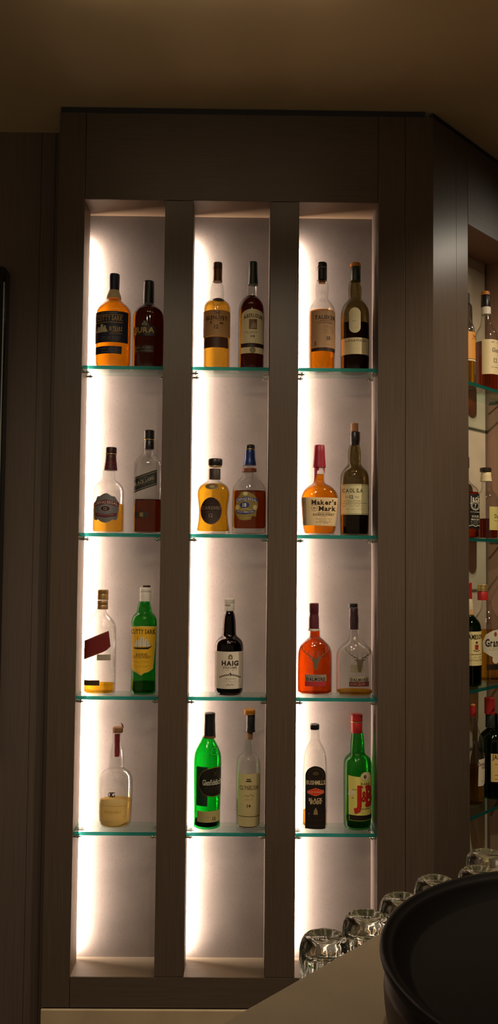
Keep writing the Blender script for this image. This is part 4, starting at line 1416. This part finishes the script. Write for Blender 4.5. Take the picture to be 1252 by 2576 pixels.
def tumbler(h, r):
    """upturned tumbler: rim on the ledge, thick rounded base uppermost, lightly fluted foot"""
    o_ = [(r * .97, 0), (r * .985, .002), (r, h * .5), (r * 1.0, h - .022), (r * .985, h - .014), (r * .93, h - .007), (r * .82, h - .0022), (r * .66, h - .0004), (r * .45, h - .0022), (r * .2, h - .004), (0, h - .0045)]
    i_ = [(0, h - .019), (r * .5, h - .0185), (r * .72, h - .020), (r * .86, h - .025), (r * .92, h - .033), (r * .925, h * .5), (r * .93, .002), (r * .945, 0)]
    pr = o_[:-1]
    pr = [pr[0]] + chaikin(pr, 1)[1:]
    seg = 64
    vs, fs = [], []

    def rows(p, flute):
        st = len(vs)
        for rr, z in p:
            for k in range(seg):
                a = 2 * math.pi * k / seg
                fl = 1 + (.022 * math.cos(16 * a) if flute and h - .036 < z < h - .006 else 0)
                vs.append((rr * fl * math.cos(a), rr * fl * math.sin(a), z))
        for i in range(len(p) - 1):
            for k in range(seg):
                k2 = (k + 1) % seg
                fs.append((st + i * seg + k, st + i * seg + k2, st + (i + 1) * seg + k2, st + (i + 1) * seg + k))
        return st
    s0 = rows(pr, True)
    top = len(vs)
    vs.append((0, 0, h - .0045))
    for k in range(seg):
        fs.append((s0 + (len(pr) - 1) * seg + k, s0 + (len(pr) - 1) * seg + (k + 1) % seg, top))
    s1 = rows(i_[1:], False)
    c2 = len(vs)
    vs.append((0, 0, h - .019))
    for k in range(seg):
        fs.append((s1 + (k + 1) % seg, s1 + k, c2))
    e0 = s1 + (len(i_) - 2) * seg
    for k in range(seg):
        fs.append((s0 + (k + 1) % seg, s0 + k, e0 + k, e0 + (k + 1) % seg))
    o = mesh('tumbler', vs, fs, [CRYSTAL])
    bm = bmesh.new()
    bm.from_mesh(o.data)
    bmesh.ops.recalc_face_normals(bm, faces=bm.faces[:])
    bm.to_mesh(o.data)
    bm.free()
    return o


tops = [(817, 2351, 0), (922, 2300, 0), (1012, 2256, 0), (1097, 2210, 0), (1203, 2186, .0), (1224, 2144, .0)]
tl_ = ['first upturned clear tumbler at the left end of the row behind the counter',
       'second upturned clear tumbler from the left in the row behind the counter',
       'third upturned clear tumbler from the left, half behind the black tray',
       'fourth upturned clear tumbler from the left, mostly behind the black tray',
       'upturned clear tumbler lowest at the right edge, just above the tray rim',
       'wide upturned clear tumbler at the right edge, behind the others']
g0 = None
for i, (x, y, dz) in enumerate(tops):
    zt = ZC + .002
    want = (None, None, None, None, .036, .094)[i]
    p = hit(x, y, (0, 0, zt), (0, 0, 1))
    if want:                                    # slide down the line of sight to the place on the ledge
        while (p - Ec).dot(En) < want:
            zt -= .0005
            p = hit(x, y, (0, 0, zt), (0, 0, 1))
    if i < 4 and g0:
        o = g0.copy()
        C.objects.link(o)
    else:
        o = tumbler(zt - ZG - .0005, .0288 if i < 5 else .0325)
        g0 = g0 or o
    p.z = 0
    o.location = (p.x, p.y, ZG + .0003)

    o.rotation_euler = (0, 0, i * .7)
    tag(o, tl_[i], 'glass', 'upturned tumblers behind the counter')

# tray on its stand
tc_ = Vector((.32652, -1.7203, z_(-.34464)))
nrm = Vector((-.0232, -.02928, 1)).normalized()
rot = Vector((0, 0, 1)).rotation_difference(nrm).to_euler()
tray = empty('serving_tray', tc_, rot=rot)
tag(tray, 'large round black serving tray with raised rim in the lower right corner', 'tray')
lathe('tray_floor', [(.0, -.0235), (.171, -.0235), (.1735, -.0205), (.1715, -.0203), (.02, -.0206), (0, -.0206)], BLACKTRAY, tray, 96, close=False)
rimp = [(.165, -.0255), (.176, -.0245), (.1975, -.0105), (.1975, -.0065), (.2000, -.0055), (.2003, -.0025), (.1992, -.0004), (.1975, 0), (.1958, -.0006), (.1945, -.0022), (.1905, -.0036), (.1885, -.0044), (.1868, -.0070), (.1745, -.0195), (.1725, -.0203)]
lathe('rim', rimp, BLACKRIM, tray, 128, close=False)
stand = empty('tray_stand', (tc_.x, tc_.y, ZC + .0003))
tag(stand, 'round dark brown stand under the black serving tray, lower right corner', 'stand')
hS = tc_.z - .0255 - ZC - .0075
lathe('stand_body', [(.10, 0), (.187, 0), (.190, .002), (.1955, hS * .6), (.1965, hS - .006), (.1950, hS - .001), (.192, hS), (.05, hS)], STANDM, stand, 96)

# ---------------------------------------------------------------- light
w = bpy.data.worlds.new('world')
S.world = w
w.use_nodes = True
bg = w.node_tree.nodes['Background']
bg.inputs[0].default_value = (1.0, .74, .47, 1)
bg.inputs[1].default_value = .15


def spot(name, loc, to, power, size=1.6, blend=.8, rad=.02, col=(1, .78, .52)):
    l = bpy.data.lights.new(name, 'SPOT')
    l.energy = power
    l.spot_size = size
    l.spot_blend = blend
    l.shadow_soft_size = rad
    l.color = col
    o = bpy.data.objects.new(name, l)
    C.objects.link(o)
    o.location = loc
    o.rotation_euler = (Vector(to) - Vector(loc)).to_track_quat('-Z', 'Y').to_euler()
    return o


spot('downlight_or_fill', (.12, -1.55, CEIL - .03), (.2, -.3, .55), 45, 1.7, 1.0)
spot('downlight_or_fill', (-.45, -1.75, CEIL - .03), (-.35, -.3, .55), 28, 1.7, 1.0)
spot('downlight_or_fill', (1.62, .36, CEIL - .035), (.64, .09, 2.45), 3.6, .8, .9, col=(1, .88, .70))
spot('downlight_or_fill', (.55, -.72, CEIL - .03), (.58, -.55, 0), 38, 1.35, 1.0)  # added fill to brighten the lower cabinet, right half; no real fixture
spot('downlight_or_fill', (-.28, -.80, CEIL - .03), (-.25, -.6, 0), 32, 1.35, 1.0)  # matching added fill for the lower left of the cabinet
spot('downlight_or_fill', (1.35, -.55, CEIL - .03), (.86, .28, 1.35), 74, 1.6, .9)
for x in (255, 520, 800):
    p = hit(x, -70, (0, 0, CEIL - .03), (0, 0, 1))
    l = bpy.data.lights.new('ceiling_glow', 'POINT')
    l.energy = .26
    l.color = (1, .78, .5)
    l.shadow_soft_size = .03
    o = bpy.data.objects.new('ceiling_glow', l)
    C.objects.link(o)
    o.location = p

# ---------------------------------------------------------------- render look
S.view_settings.view_transform = 'Standard'
S.view_settings.look = 'None'
S.view_settings.exposure = 0
S.view_settings.gamma = 1
cy = S.cycles
cy.caustics_reflective = False
cy.max_bounces = 16
cy.diffuse_bounces = 5
cy.glossy_bounces = 6
cy.transmission_bounces = 12
cy.transparent_max_bounces = 32
cy.sample_clamp_indirect = 4.0
cy.use_denoising = True
